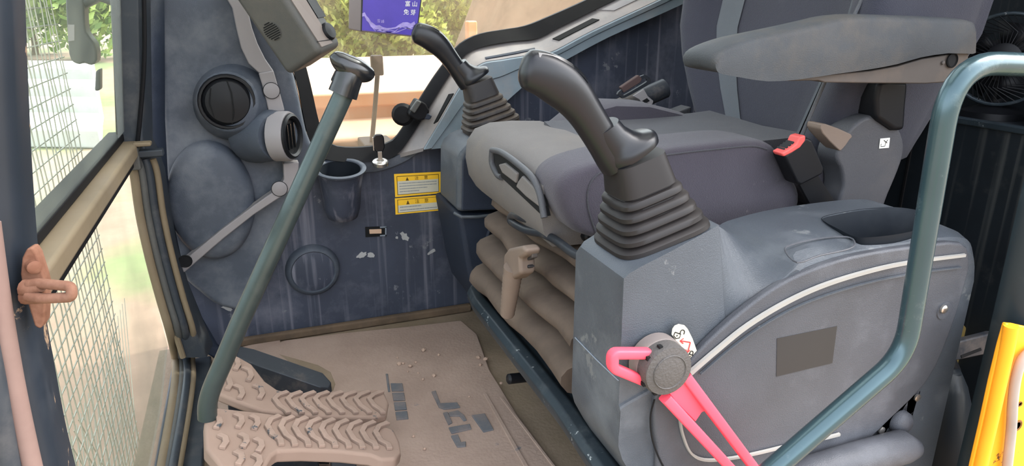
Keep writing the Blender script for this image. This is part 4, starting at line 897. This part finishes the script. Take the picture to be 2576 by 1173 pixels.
# ================================================================ FLOOR MAT, PEDALS, LEVER
fm = root('floor_mat', 'dusty brown rubber floor mat with worn raised lettering', 'floor mat', (.2, 1.1, 0))
mo_ = [G(x, y, .008) for x, y in [(716, 856), (860, 838), (1020, 822), (1160, 806), (1200, 840), (1232, 930), (1300, 1040), (1400, 1173), (1460, 1260), (600, 1330), (560, 1173), (545, 1000), (600, 905)]]
prism('sheet', mo_, (0, 0, -.0075), M_mat, fm, bevel=.003)
tr_ = [G(x, y, .004) for x, y in [(560, 884), (704, 850), (712, 900), (640, 915), (560, 925)]]
prism('torn_corner', tr_, (0, 0, -.0035), M_mat, fm, bevel=.002)
def pad_(name, px, h, m):
    return prism(name, [G(x, y, .008 + h) for x, y in px], (0, 0, -h - .001), m, fm, bevel=.0012)
for q in ([(982, 962), (1012, 962), (1028, 1055), (998, 1058)], ): 
    for k in range(4):
        a0, a1 = k / 4 + .02, (k + 1) / 4 - .03
        L0 = (982 + 16 * a0, 962 + 96 * a0); R0 = (1012 + 16 * a0, 962 + 93 * a0); R1 = (1012 + 16 * a1, 962 + 93 * a1); L1 = (982 + 16 * a1, 962 + 96 * a1)
        pad_('worn_rib', [L0, R0, R1, L1], .003, M_matw)
for q in ([(1085, 985), (1096, 982), (1108, 1014), (1150, 1012), (1158, 1024), (1118, 1029), (1104, 1024)], [(1114, 1038), (1126, 1036), (1138, 1062), (1128, 1068)], [(1128, 1037), (1152, 1032), (1168, 1044), (1174, 1056), (1166, 1058), (1156, 1046), (1130, 1046)], [(1128, 1075), (1182, 1066), (1186, 1078), (1136, 1090)], [(1134, 1096), (1152, 1092), (1160, 1112), (1172, 1110), (1172, 1122), (1150, 1124)], [(1186, 1044), (1220, 1040), (1242, 1080), (1216, 1086)]):
    pad_('raised_letter', q, .003, M_matw)
pad_('edge_rib', [(1216, 990), (1224, 988), (1330, 1173), (1318, 1173)], .003, M_mat)
pad_('edge_rib', [(1258, 1000), (1264, 998), (1398, 1173), (1390, 1173)], .002, M_mat)
pad_('edge_rib', [(970, 940), (976, 940), (982, 985), (976, 985)], .002, M_matw)
def clod(x, y, r, i):
    c = G(x, y, .008); pts = []; f = []
    bm = bmesh.new(); bmesh.ops.create_icosphere(bm, subdivisions=1, radius=r)
    for v_ in bm.verts: v_.co *= random.uniform(.75, 1.2); v_.co.z = max(v_.co.z * .7, -r * .5)
    me = bpy.data.meshes.new('dirt_clod'); bm.to_mesh(me); bm.free(); me.materials.append(M_peb); o = bpy.data.objects.new('dirt_clod', me); COL.objects.link(o); o.location = c + Vector((0, 0, r * .45))
    tag(o, 'small crumb of dry dirt lying on the floor mat', 'dirt clod', 'dirt crumbs on the floor mat')
for i, (x, y, r) in enumerate([(1065, 884, .007), (1004, 918, .006), (1014, 916, .004), (1032, 924, .006), (1046, 913, .004), (1026, 936, .003), (1204, 902, .006), (1222, 906, .006), (1208, 920, .005), (1092, 947, .006), (1064, 956, .004), (1000, 902, .003), (1104, 894, .004), (1260, 966, .004), (1052, 940, .003), (1180, 1000, .003), (1040, 1100, .004), (1068, 1132, .004)]): clod(x, y, r, i)
# slotted dark bracket behind the pedals
bk_ = root('pedal_bracket', 'dark grey wedge-shaped bracket standing on the floor behind the pedals', 'bracket', tuple(G(700, 960, 0)))
tp = [G(x, y, z) for x, y, z in [(600, 869, .10), (640, 880, .10), (812, 938, .035), (834, 962, .03), (826, 978, .02), (806, 974, .03), (656, 922, .085), (594, 897, .10)]]
hull2('wedge', tp, [Vector((p.x, p.y, .001)) for p in tp], M_dkm, bk_, bevel=.003)
sl_ = [G(x, y, .009) for x, y in [(700, 890), (800, 918), (832, 936), (844, 966), (838, 984), (824, 984), (826, 965), (812, 944), (740, 920)]]
prism('slot_rim', sl_, (0, 0, -.006), M_floor, bk_, bevel=.002)
def pedal(label, outline, p0, slope, th, arrows, nm=M_ped):
    n = Vector((slope, 0, 1)).normalized()
    q = [PL(x, y, p0, n) for x, y in outline]
    r = root('travel_pedal', label, 'pedal', (q[0].x, q[0].y, 0), 'travel pedals')
    prism('pad', q, n * -th, M_ped, r, bevel=.006, seg=3)
    return r, n
n1 = None
far_o = [(540, 968), (572, 905), (600, 896), (634, 915), (668, 958), (700, 980), (745, 987), (820, 987), (900, 981), (948, 978), (968, 986), (979, 1012), (974, 1042), (940, 1050), (880, 1049), (756, 1044), (660, 1032), (604, 1012), (548, 990)]
near_o = [(514, 1062), (520, 1036), (542, 1024), (650, 1036), (760, 1050), (860, 1060), (956, 1066), (992, 1080), (1006, 1110), (1010, 1138), (996, 1154), (960, 1156), (930, 1144), (860, 1136), (760, 1132), (700, 1134), (684, 1146), (664, 1180), (610, 1200), (560, 1178), (516, 1128)]
PF = Vector((.17, 1.13, .075)); PN = Vector((.17, 1.0, .085)); SL = .22
pf, nf_ = pedal('dusty chevron-treaded travel pedal farther from the door', far_o, PF, SL, .018, 0)
pn, nn_ = pedal('dusty chevron-treaded travel pedal nearer the door', near_o, PN, SL, .024, 0)
def chev(r, p0, pts, w=.010, h=.005):
    n = Vector((SL, 0, 1)).normalized(); path = [PL(x, y, p0, n) + n * .0005 for x, y in pts]; A, B = ribbon(path, n, w)
    k = len(A); vv = A + B + [p + n * h for p in A] + [p + n * h for p in B]; ff = []
    for i in range(k - 1): ff += [(2 * k + i, 2 * k + i + 1, 3 * k + i + 1, 3 * k + i), (i, i + 1, 2 * k + i + 1, 2 * k + i), (k + i, k + i + 1, 3 * k + i + 1, 3 * k + i)]
    ff += [(0, k, 3 * k, 2 * k), (k - 1, 2 * k - 1, 4 * k - 1, 3 * k - 1)]
    mesh('tread_chevron', vv, ff, M_pedw, r, bevel=.0012, limit=50)
for i in range(8):      # far pedal
    x = 690 + i * 34
    chev(pf, PF, [(x + 34, 990 - (2 if i > 5 else 0)), (x + 10, 998), (x, 1008), (x + 14, 1026), (x + 30, 1036), (x + 36, 1044)])
for x, y in ((590, 912), (622, 940), (650, 985), (600, 985), (570, 962)): chev(pf, PF, [(x - 12, y - 12), (x + 6, y - 4), (x + 10, y + 10), (x + 2, y + 22)])
for i in range(9):
    x = 668 + i * 34
    chev(pn, PN, [(x + 36, 1050 + i * 2.2), (x + 12, 1060 + i * 2.2), (x + 4, 1076 + i * 2), (x + 18, 1098 + i * 2), (x + 36, 1110 + i * 1.6), (x + 40, 1124 + i * 1.2)])
for x, y in ((545, 1060), (600, 1058), (640, 1062), (560, 1110), (612, 1108), (650, 1120), (600, 1152), (645, 1160)): chev(pn, PN, [(x - 10, y - 12), (x + 6, y - 4), (x + 8, y + 8), (x - 2, y + 22)])
# pedal stems to the floor
for r, p0, xs in ((pf, PF, ((600, 990), (860, 1030))), (pn, PN, ((600, 1110), (860, 1120)))):
    for x, y in xs:
        p = PL(x, y, p0, (SL, 0, 1)); box('support', (p.x - .02, p.y - .01, .0), (p.x + .02, p.y + .02, p.z - .015), M_dkm, r, bevel=.003)
# hinge block under the near pedal
hb = root('steel_bracket', 'grey metal hinge block below the near travel pedal', 'bracket', tuple(G(745, 1165, 0)))
prism('hinge_plate', [G(x, y, .03) for x, y in [(686, 1142), (800, 1142), (806, 1200), (670, 1200)]], (0, 0, -.03), M_dkm, hb, bevel=.003)
tube('hinge_pin', [G(806, 1150, .03), G(828, 1150, .03)], .012, M_black, hb, n=14)
# travel lever
tl = root('travel_lever', 'long worn steel travel lever with black T-shaped handle', 'lever', tuple(W(530, 1040, 1.10)))
Pl = [W(x, y, 1.10) for x, y in [(522, 1052), (522, 1020), (532, 980), (560, 915), (600, 820), (872, 220)]]
tube('rod', catmull(Pl[:4], 4)[:-1] + [Pl[3], Pl[4], Pl[5]], .0152, M_steel, tl, n=18)
a, b = W(862, 238, 1.10), W(880, 188, 1.10)
ax = (b - a).normalized(); 
tube('sleeve', [a, a.lerp(b, .5), b, b + ax * .01], [.0225, .0215, .021, .018], M_blackg, tl, n=18)
prism('sleeve_fin', [W(x, y, 1.095) for x, y in [(834, 206), (848, 176), (870, 186), (862, 216)]], (0, .02, 0), M_black, tl, bevel=.003)
prism('sleeve_fin', [W(x, y, 1.095) for x, y in [(876, 232), (884, 204), (905, 206), (893, 236)]], (0, .02, 0), M_black, tl, bevel=.003)
cs = [(836, 136, 8), (840, 140, 14), (852, 150, 22), (872, 165, 28), (895, 176, 29), (918, 184, 24), (934, 188, 16), (941, 190, 7)]
P = catmull([W(x, y, 1.10) for x, y, _ in cs], 4); wv = catmull([Vector((w, 0, 0)) for *_, w in cs], 4); rings = []
for i, p in enumerate(P):
    t = (P[min(i + 1, len(P) - 1)] - P[max(0, i - 1)]).normalized(); s = t.cross(Vector((0, 1, 0))).normalized(); rings.append(rsq(p, s, Vector((0, 1, 0)), wv[i].x * .00062, wv[i].x * .0007, 22, 2.3))
loft('handle', rings, M_blackg, tl, ang=60)
# ================================================================ RUSTY STRIKER ON THE NEAR PILLAR
rs = root('door_striker', 'rusty steel door striker with U-shaped loop on the left pillar', 'striker', tuple(W(85, 830, .51)))
A = [W(x, y, .515) for x, y in [(50, 690), (54, 650), (66, 626), (80, 622), (92, 640), (108, 690), (116, 720), (114, 770), (112, 810), (100, 830), (86, 822), (70, 770), (56, 730)]]
prism('plate', A, (.002, .009, 0), M_rust, rs, bevel=.0015)
tube('loop', fillet([W(74, 716, .508), W(95, 713, .505), W(180, 721, .49), W(181, 748, .488), W(105, 752, .498), W(70, 746, .505)], .006, 5), .0034, M_rust, rs, n=14)
lathe('bolt_head', W(84, 672, .513), (.5, -.8, 0), [(.0045, -.002), (.0045, .002), (.003, .003), (.0001, .003)], M_rust, rs, n=14)
tube('gusset', [W(66, 726, .511), W(86, 728, .507), W(104, 722, .503)], [.0065, .005, .0034], M_rust, rs, n=12)
tube('gusset', [W(66, 744, .511), W(86, 748, .507), W(104, 751, .501)], [.0060, .0046, .0034], M_rust, rs, n=12)
# ================================================================ REAR RIGHT DETAILS
fn = root('electric_fan', 'round black electric fan with wire guard on the rear shelf', 'fan', (1.36, .95, .585))
c = W(2524, 150, .93); ax = (C0 - c); ax = Vector((-.85, -.5, .05)).normalized(); u = Vector((0, 0, 1)); w_ = ax.cross(u).normalized(); u = w_.cross(ax)
def circ(r, h, n=40): return [c + ax * h + (w_ * math.cos(t) + u * math.sin(t)) * r for t in [2 * math.pi * j / n for j in range(n + 1)]]
RF = .083
tube('rim', circ(RF, 0), .0035, M_rail, fn, n=8); tube('rim', circ(RF, -.022), .0035, M_rail, fn, n=8)
for k in range(44):
    t = 2 * math.pi * k / 44; d0 = w_ * math.cos(t) + u * math.sin(t); t2 = t + .55; d1 = w_ * math.cos(t2) + u * math.sin(t2)
    tube('guard_wire', [c + d0 * RF, c + d1 * RF * .62 + ax * .010, c + d1 * RF * .34 + ax * .014], .0010, M_black, fn, n=5)
lathe('hub', c, ax, [(.03, .008), (.030, .015), (.024, .018), (.0001, .018)], M_black, fn, n=24)
for k in range(5):
    t = 2 * math.pi * k / 5; d0 = w_ * math.cos(t) + u * math.sin(t); d1 = w_ * math.cos(t + .9) + u * math.sin(t + .9)
    mesh('blade', [c + d0 * .02 - ax * .004, c + d0 * .074 - ax * .016, c + d1 * .074 + ax * .002, c + d1 * .02 + ax * .004], [(0, 1, 2, 3)], M_black, fn, solid=.0015)
lathe('motor', c - ax * .012, -ax, [(.04, 0), (.04, .03), (.03, .05), (.0001, .052)], M_black, fn, n=20)
bb = c.copy(); 
lathe('stand', Vector((c.x + .02, c.y + .012, .5855)), (0, 0, 1), [(.060, 0), (.058, .012), (.03, .02), (.018, .03), (.016, .07)], M_black, fn, n=24)
bag = root('black_bag', 'crumpled black bag slumped on the rear shelf under the fan', 'bag', (1.30, .78, .585))
bm = bmesh.new(); bmesh.ops.create_icosphere(bm, subdivisions=3, radius=1)
for v_ in bm.verts:
    k = 1 + .12 * math.sin(5 * v_.co.x + 3 * v_.co.y) + .08 * math.sin(9 * v_.co.z + 4 * v_.co.y); v_.co = Vector((1.335 + .07 * v_.co.x * k, .79 + .065 * v_.co.y * k, max(.5865, .612 + .036 * v_.co.z * k)))
me = bpy.data.meshes.new('bag_body'); bm.to_mesh(me); bm.free(); me.shade_smooth(); me.materials.append(M_rear); o = bpy.data.objects.new('bag_body', me); COL.objects.link(o); put(o, bag)
# bracket bar with slot
sbk = root('latch_bar', 'grey steel bar with slot and bright end tab behind the console', 'bar', tuple(W(2400, 900, .70)))
pyx('bar', [(2366, 872), (2500, 838), (2510, 872), (2492, 890), (2376, 915)], .68, .012, M_dkm, sbk, bevel=.003)
pyx('slot', [(2418, 895), (2468, 876), (2470, 882), (2420, 902)], .679, .002, M_hole, sbk, bevel=0)
pyx('bright_tab', [(2318, 896), (2366, 881), (2366, 908), (2322, 922)], .674, .004, M_chrome, sbk, bevel=.001)
for q in ((2330, 907), (2352, 900)): lathe('rivet', W(*q, .673), (0, -1, 0), [(.0035, 0), (.003, .001), (.0001, .001)], M_hole, sbk, n=12)
tube('hose_ribs', [W(x, y, .69) for x, y in [(2380, 905), (2392, 930), (2396, 960)]], .014, M_black, sbk, n=12)
ccv = root('corner_cover', 'dark plastic corner cover with two screws at the console rear foot', 'cover', tuple(W(2240, 1110, .6)))
pyx('shell', [(2184, 1106), (2210, 1060), (2260, 1005), (2320, 968), (2322, 985), (2312, 1010), (2298, 1060), (2290, 1090), (2250, 1100)], .60, .03, M_side, ccv, bevel=.005, seg=3)
c = W(2265, 1062, .598)
lathe('bulge', c, (0, -1, 0), [(.018, -.004), (.017, .006), (.012, .011), (.0001, .013)], M_side, ccv, n=20)
for q in ((2306, 1000), (2216, 1082)):
    lathe('screw', W(*q, .598), (0, -1, 0), [(.0055, 0), (.0055, .0025), (.003, .0035), (.0001, .0035)], M_chrome, ccv, n=12)
stp = root('console_foot_tube', 'grey rounded step tube at the foot of the left console', 'tube', tuple(W(2150, 1180, .58)))
tube('tube', [W(1990, 1215, .575), W(2040, 1190, .575), W(2150, 1158, .575), W(2270, 1124, .575), W(2296, 1128, .58)], [.020, .022, .023, .023, .015], M_side, stp, n=18)
lbx = root('storage_duct', 'olive-brown duct panel lying behind the console bar', 'duct', tuple(W(2430, 900, .95)))
pyx('panel', [(2396, 800), (2420, 810), (2452, 850), (2490, 900), (2500, 935), (2420, 945), (2360, 880)], .80, .02, M_cream if False else mat('olive_dirt', (112, 96, 52), .8, var=.2), lbx, bevel=.003)
blk = root('floor_bundle', 'dark crumpled rubber boot of the hose bundle behind the console', 'rubber boot', tuple(W(2400, 1100, .66)))
rings = []
for i, (x, y, a, b) in enumerate([(2385, 930, .02, .02), (2380, 970, .035, .03), (2372, 1030, .045, .04), (2376, 1110, .055, .045), (2380, 1190, .06, .05), (2380, 1260, .06, .05)]):
    cc = W(x, y, .68); rings.append([cc + Vector((a * math.cos(t) * (1 + .08 * math.sin(3 * t + i)), b * math.sin(t) * (1 + .1 * math.cos(4 * t + i)), 0)) for t in [2 * math.pi * j / 22 for j in range(22)]])
loft('rubber_folds', rings, M_bell if False else M_rear, blk, ang=70)
# orange door frame plate at the right edge
op_ = root('orange_body_panel', 'bright orange painted body panel with holes at the right edge', 'body panel', tuple(W(2500, 1173, .50)))
YO = .515
pyx('sheet', [(2532, 814), (2560, 818), (2660, 840), (2700, 1340), (2420, 1340), (2446, 1173), (2470, 1070), (2494, 960), (2516, 870)], YO, .006, M_orange, op_, bevel=.002)
fl = [(2528, 820), (2516, 880), (2496, 970), (2474, 1070), (2450, 1173), (2425, 1300)]
tube('folded_flange', catmull([W(x + 16, y, YO - .004) for x, y in fl], 4), .0085, M_orange, op_, n=14)
sl2 = [(2600, 880), (2572, 905), (2556, 950), (2548, 1010), (2544, 1080), (2534, 1173), (2520, 1290)]
tube('grey_seal', catmull([W(x, y, YO - .008) for x, y in sl2], 4), .0062, mat('grey_rubber', (150, 140, 132), .8), op_, n=12)
for x, y, r in ((2566, 1017, .004), (2560, 1072, .009), (2574, 912, .004)): lathe('hole', W(x, y, YO - .0005), (0, -1, 0), [(r, 0), (r * .8, .001), (r * .6, 0.0), (.0001, 0)], mat('hole_rust', (110, 72, 34), .9), op_, n=14)
# ================================================================ OUTSIDE
gd = root('wire_guard', 'welded wire mesh guard outside the front windscreen', 'mesh guard', (-.32, 1.0, -.35))
XG = -.300; y0g, y1g = .52, 1.47
ys = [y0g + .0275 * i for i in range(int((y1g - y0g) / .0275) + 1)]; zsx = [-.36 + .028 * i for i in range(52)]
for i, y in enumerate(ys):
    tube('wire', [(XG + .002 * math.sin(i * 1.7 + z * 22), y + .0015 * math.sin(i + z * 17), z) for z in [-.37 + .105 * k for k in range(14)]], .00115, M_wire, gd, n=4)
for i, z in enumerate(zsx):
    tube('wire', [(XG - .0024, y0g - .01, z), (XG - .0024, (y0g + y1g) / 2, z + .002), (XG - .0024, y1g + .01, z)], .00125, M_wire, gd, n=4)
dm = root('diamond_guard', 'diamond wire mesh low in front of the lower windscreen', 'mesh guard', (-.36, 1.0, -.4))
XD = -.345
for i in range(34):
    yb = .35 + i * .036; s0 = []
    for sgn in (-1, 1):
        a = Vector((XD, yb, -.42)); b = Vector((XD, yb + sgn * .28, .10)); tube('wire', [a, b], .0011, M_wire, dm, n=4)
mr = root('outside_mirror', 'black rear-view mirror housing with pale label seen through the windscreen', 'mirror', (-.36, 1.5, .6))
Xm = 1.62
pyx('housing', [(166, -60), (206, -60), (212, 30), (216, 80), (238, 110), (244, 150), (230, 165), (212, 158), (200, 162), (178, 152), (170, 100)], Xm, .05, M_mirror, mr, curve=2, bevel=.008)
pyx('pale_label', [(171, 62), (187, 62), (187, 102), (171, 104)], Xm - .002, .003, M_strip, mr, bevel=0)
pyx('lower_lamp', [(240, 180), (252, 172), (252, 228), (238, 230)], Xm, .03, M_mirror, mr, bevel=.004)
tube('mount_arm', [W(190, 20, Xm + .04), W(250, -10, Xm - .02), W(310, 10, 1.56)], .01, M_mirror, mr, n=10)
# white concrete slabs in the yard ahead
def slab(label, ya, yb, zt_, xa, xb):
    q = [G(xa, ya, zt_), G(xb, ya + 4, zt_), G(xb - 3, yb + 4, zt_), G(xa, yb, zt_)]
    o = prism('concrete_slab', q, (0, 0, -1.0 - zt_), M_conc, bevel=.03); tag(o, label, 'slab', 'white concrete slabs in the yard')
slab('nearest white concrete slab, lowest in the stepped row', 280, 322, -.75, -60, 252)
slab('second white concrete slab from the cab', 240, 257, -.65, -60, 252)
slab('third white concrete slab from the cab', 196, 210, -.5, -60, 244)
slab('farthest white concrete slab below the trees', 150, 168, -.35, -60, 236)
# machine deck outside the right window
dk = root('machine_deck', 'dusty orange machine cover outside the side window', 'machine cover', (.5, 2.0, -1.0))
box('deck', (.02, 1.88, -1.0), (1.6, 2.20, .452), M_peach, dk, bevel=.015)
box('upper_cover', (.02, 2.20, -1.0), (1.6, 4.0, .505), M_peach, dk, bevel=.02)
box('rail_pipe', (.02, 2.16, .49), (1.6, 2.19, .535), M_peach, dk, bevel=.008)
wp = root('wiper_arm', 'dark upright wiper arm standing outside the side window', 'wiper', (.33, 1.80, .45))
tube('arm', catmull([(.285, 1.80, .452), (.30, 1.80, .55), (.315, 1.80, .66)], 3), .006, M_seal, wp, n=8); box('head', (.295, 1.79, .62), (.325, 1.81, .67), M_seal, wp)
box('base_clamp', (.26, 1.76, .35), (.34, 1.882, .452), M_seal, wp)
om = root('orange_marker_post', 'small orange marker post beyond the side window', 'marker', tuple(G(1185, 108, -1)))
pm = W(1185, 75, 8.0); om.location = (pm.x, 8.0, -1.0)
box('post', (pm.x - .06, 7.94, -1.0), (pm.x + .06, 8.06, pm.z + .10), M_peach, om, bevel=.02)
# earth bank on the right side
def bank(name, label, cx, cy, rx, ry, h, m):
    n = 26; vv = []; ff = []
    for i in range(n + 1):
        for j in range(n + 1):
            x = -1 + 2 * i / n; y = -1 + 2 * j / n; r = math.sqrt(x * x + y * y)
            k = max(0, 1 - r ** 2.0) ** 1.1; vv.append(Vector((cx + rx * x, cy + ry * y, -1.02 + h * k * (1 + .12 * math.sin(9 * x + 4 * y) + .10 * math.sin(15 * y - 7 * x)))))
    for i in range(n):
        for j in range(n): a = i * (n + 1) + j; ff.append((a, a + 1, a + n + 2, a + n + 1))
    o = mesh(name, vv, ff, m, ang=80); tag(o, label, 'earth bank'); return o
M_bank = mat('bank_earth', (112, 90, 74), .95, var=.35, scale=1.2, dust=.6, dustc=(140, 118, 98), dscale=2, bump=1, bscale=20)
bank('earth_bank', 'high bare earth bank beyond the rear part of the side window', 7.5, 13.0, 4.2, 4.0, 4.6, M_bank)
# bushes and trees
def crown(name, m, n, rx, ry, rz, leaf, seed):
    random.seed(seed); vv = []; ff = []
    for i in range(n):
        t = random.uniform(0, 2 * math.pi); u = random.uniform(-1, 1); r = random.uniform(.55, 1.0) * (1 + .22 * math.sin(3 * t + 5 * u + seed))
        s = math.sqrt(1 - u * u); c = Vector((rx * r * s * math.cos(t), ry * r * s * math.sin(t), rz * (1 + r * u)))
        a = Vector((random.gauss(0, 1), random.gauss(0, 1), random.gauss(0, 1))).normalized(); b = a.orthogonal().normalized(); q = a.cross(b) * .45
        L = leaf * random.uniform(.6, 1.3); k = len(vv); vv += [c - b * L, c + q * L, c + b * L, c - q * L]; ff.append((k, k + 1, k + 2, k + 3))
    me = bpy.data.meshes.new(name); me.from_pydata(vv, [], ff); me.materials.append(m); return me
cr1 = crown('foliage', M_leaf, 9000, 1.7, 1.5, 1.7, .11, 1); cr2 = crown('foliage', M_leaf, 9000, 1.8, 1.5, 2.1, .12, 2); cr3 = crown('foliage', M_leaf2, 9000, 2.0, 1.9, 2.6, .15, 3)
def plant(name, label, cat, me, loc, rz, sc, group, trunk):
    r = root(name, label, cat, loc, group); o = bpy.data.objects.new('foliage', me); COL.objects.link(o); o['kind'] = 'stuff'; o.parent = r
    o.location = (0, 0, trunk); o.rotation_euler = (0, 0, rz); o.scale = (sc, sc, sc)
    L = Vector(loc); tube('trunk', [L, L + Vector((.05, 0, trunk * .6)), L + Vector((0, .04, trunk + 1.2 * sc))], [.10 * sc, .08 * sc, .04 * sc], M_bark, r, n=8)
def at_dist(px, dist):
    d = ray(px, 0); k = dist / math.hypot(d.x, d.y); return (d.x * k, d.y * k, -1.0)
for nm, lb, px, ds, me, rz, sc in (('bush', 'bright yellow-green bush directly below the purple box', 985, 17.0, cr1, 0, .95), ('bush', 'yellow-green bush between purple box and right joystick', 1105, 19.0, cr2, 1, 1.0), ('bush', 'yellow-green bush between the monitor and the purple box', 865, 18.5, cr2, 2, 1.0)):
    plant(nm, lb, 'bush', me, at_dist(px, ds), rz, sc, 'bushes outside the side window', .1)
for nm, lb, px, ds, me, rz, sc in (('tree', 'green tree behind the outside mirror', 215, 26, cr3, 0, 1.1), ('tree', 'green tree behind the left of the wire guard', 60, 30, cr3, 1.2, 1.2), ('tree', 'tall tree far behind the purple box', 1010, 30, cr3, .4, 1.4), ('tree', 'tall tree far behind the monitor edge', 850, 31, cr3, 2.0, 1.4)):
    plant(nm, lb, 'tree', me, at_dist(px, ds), rz, sc, 'trees at the edge of the yard', .6)
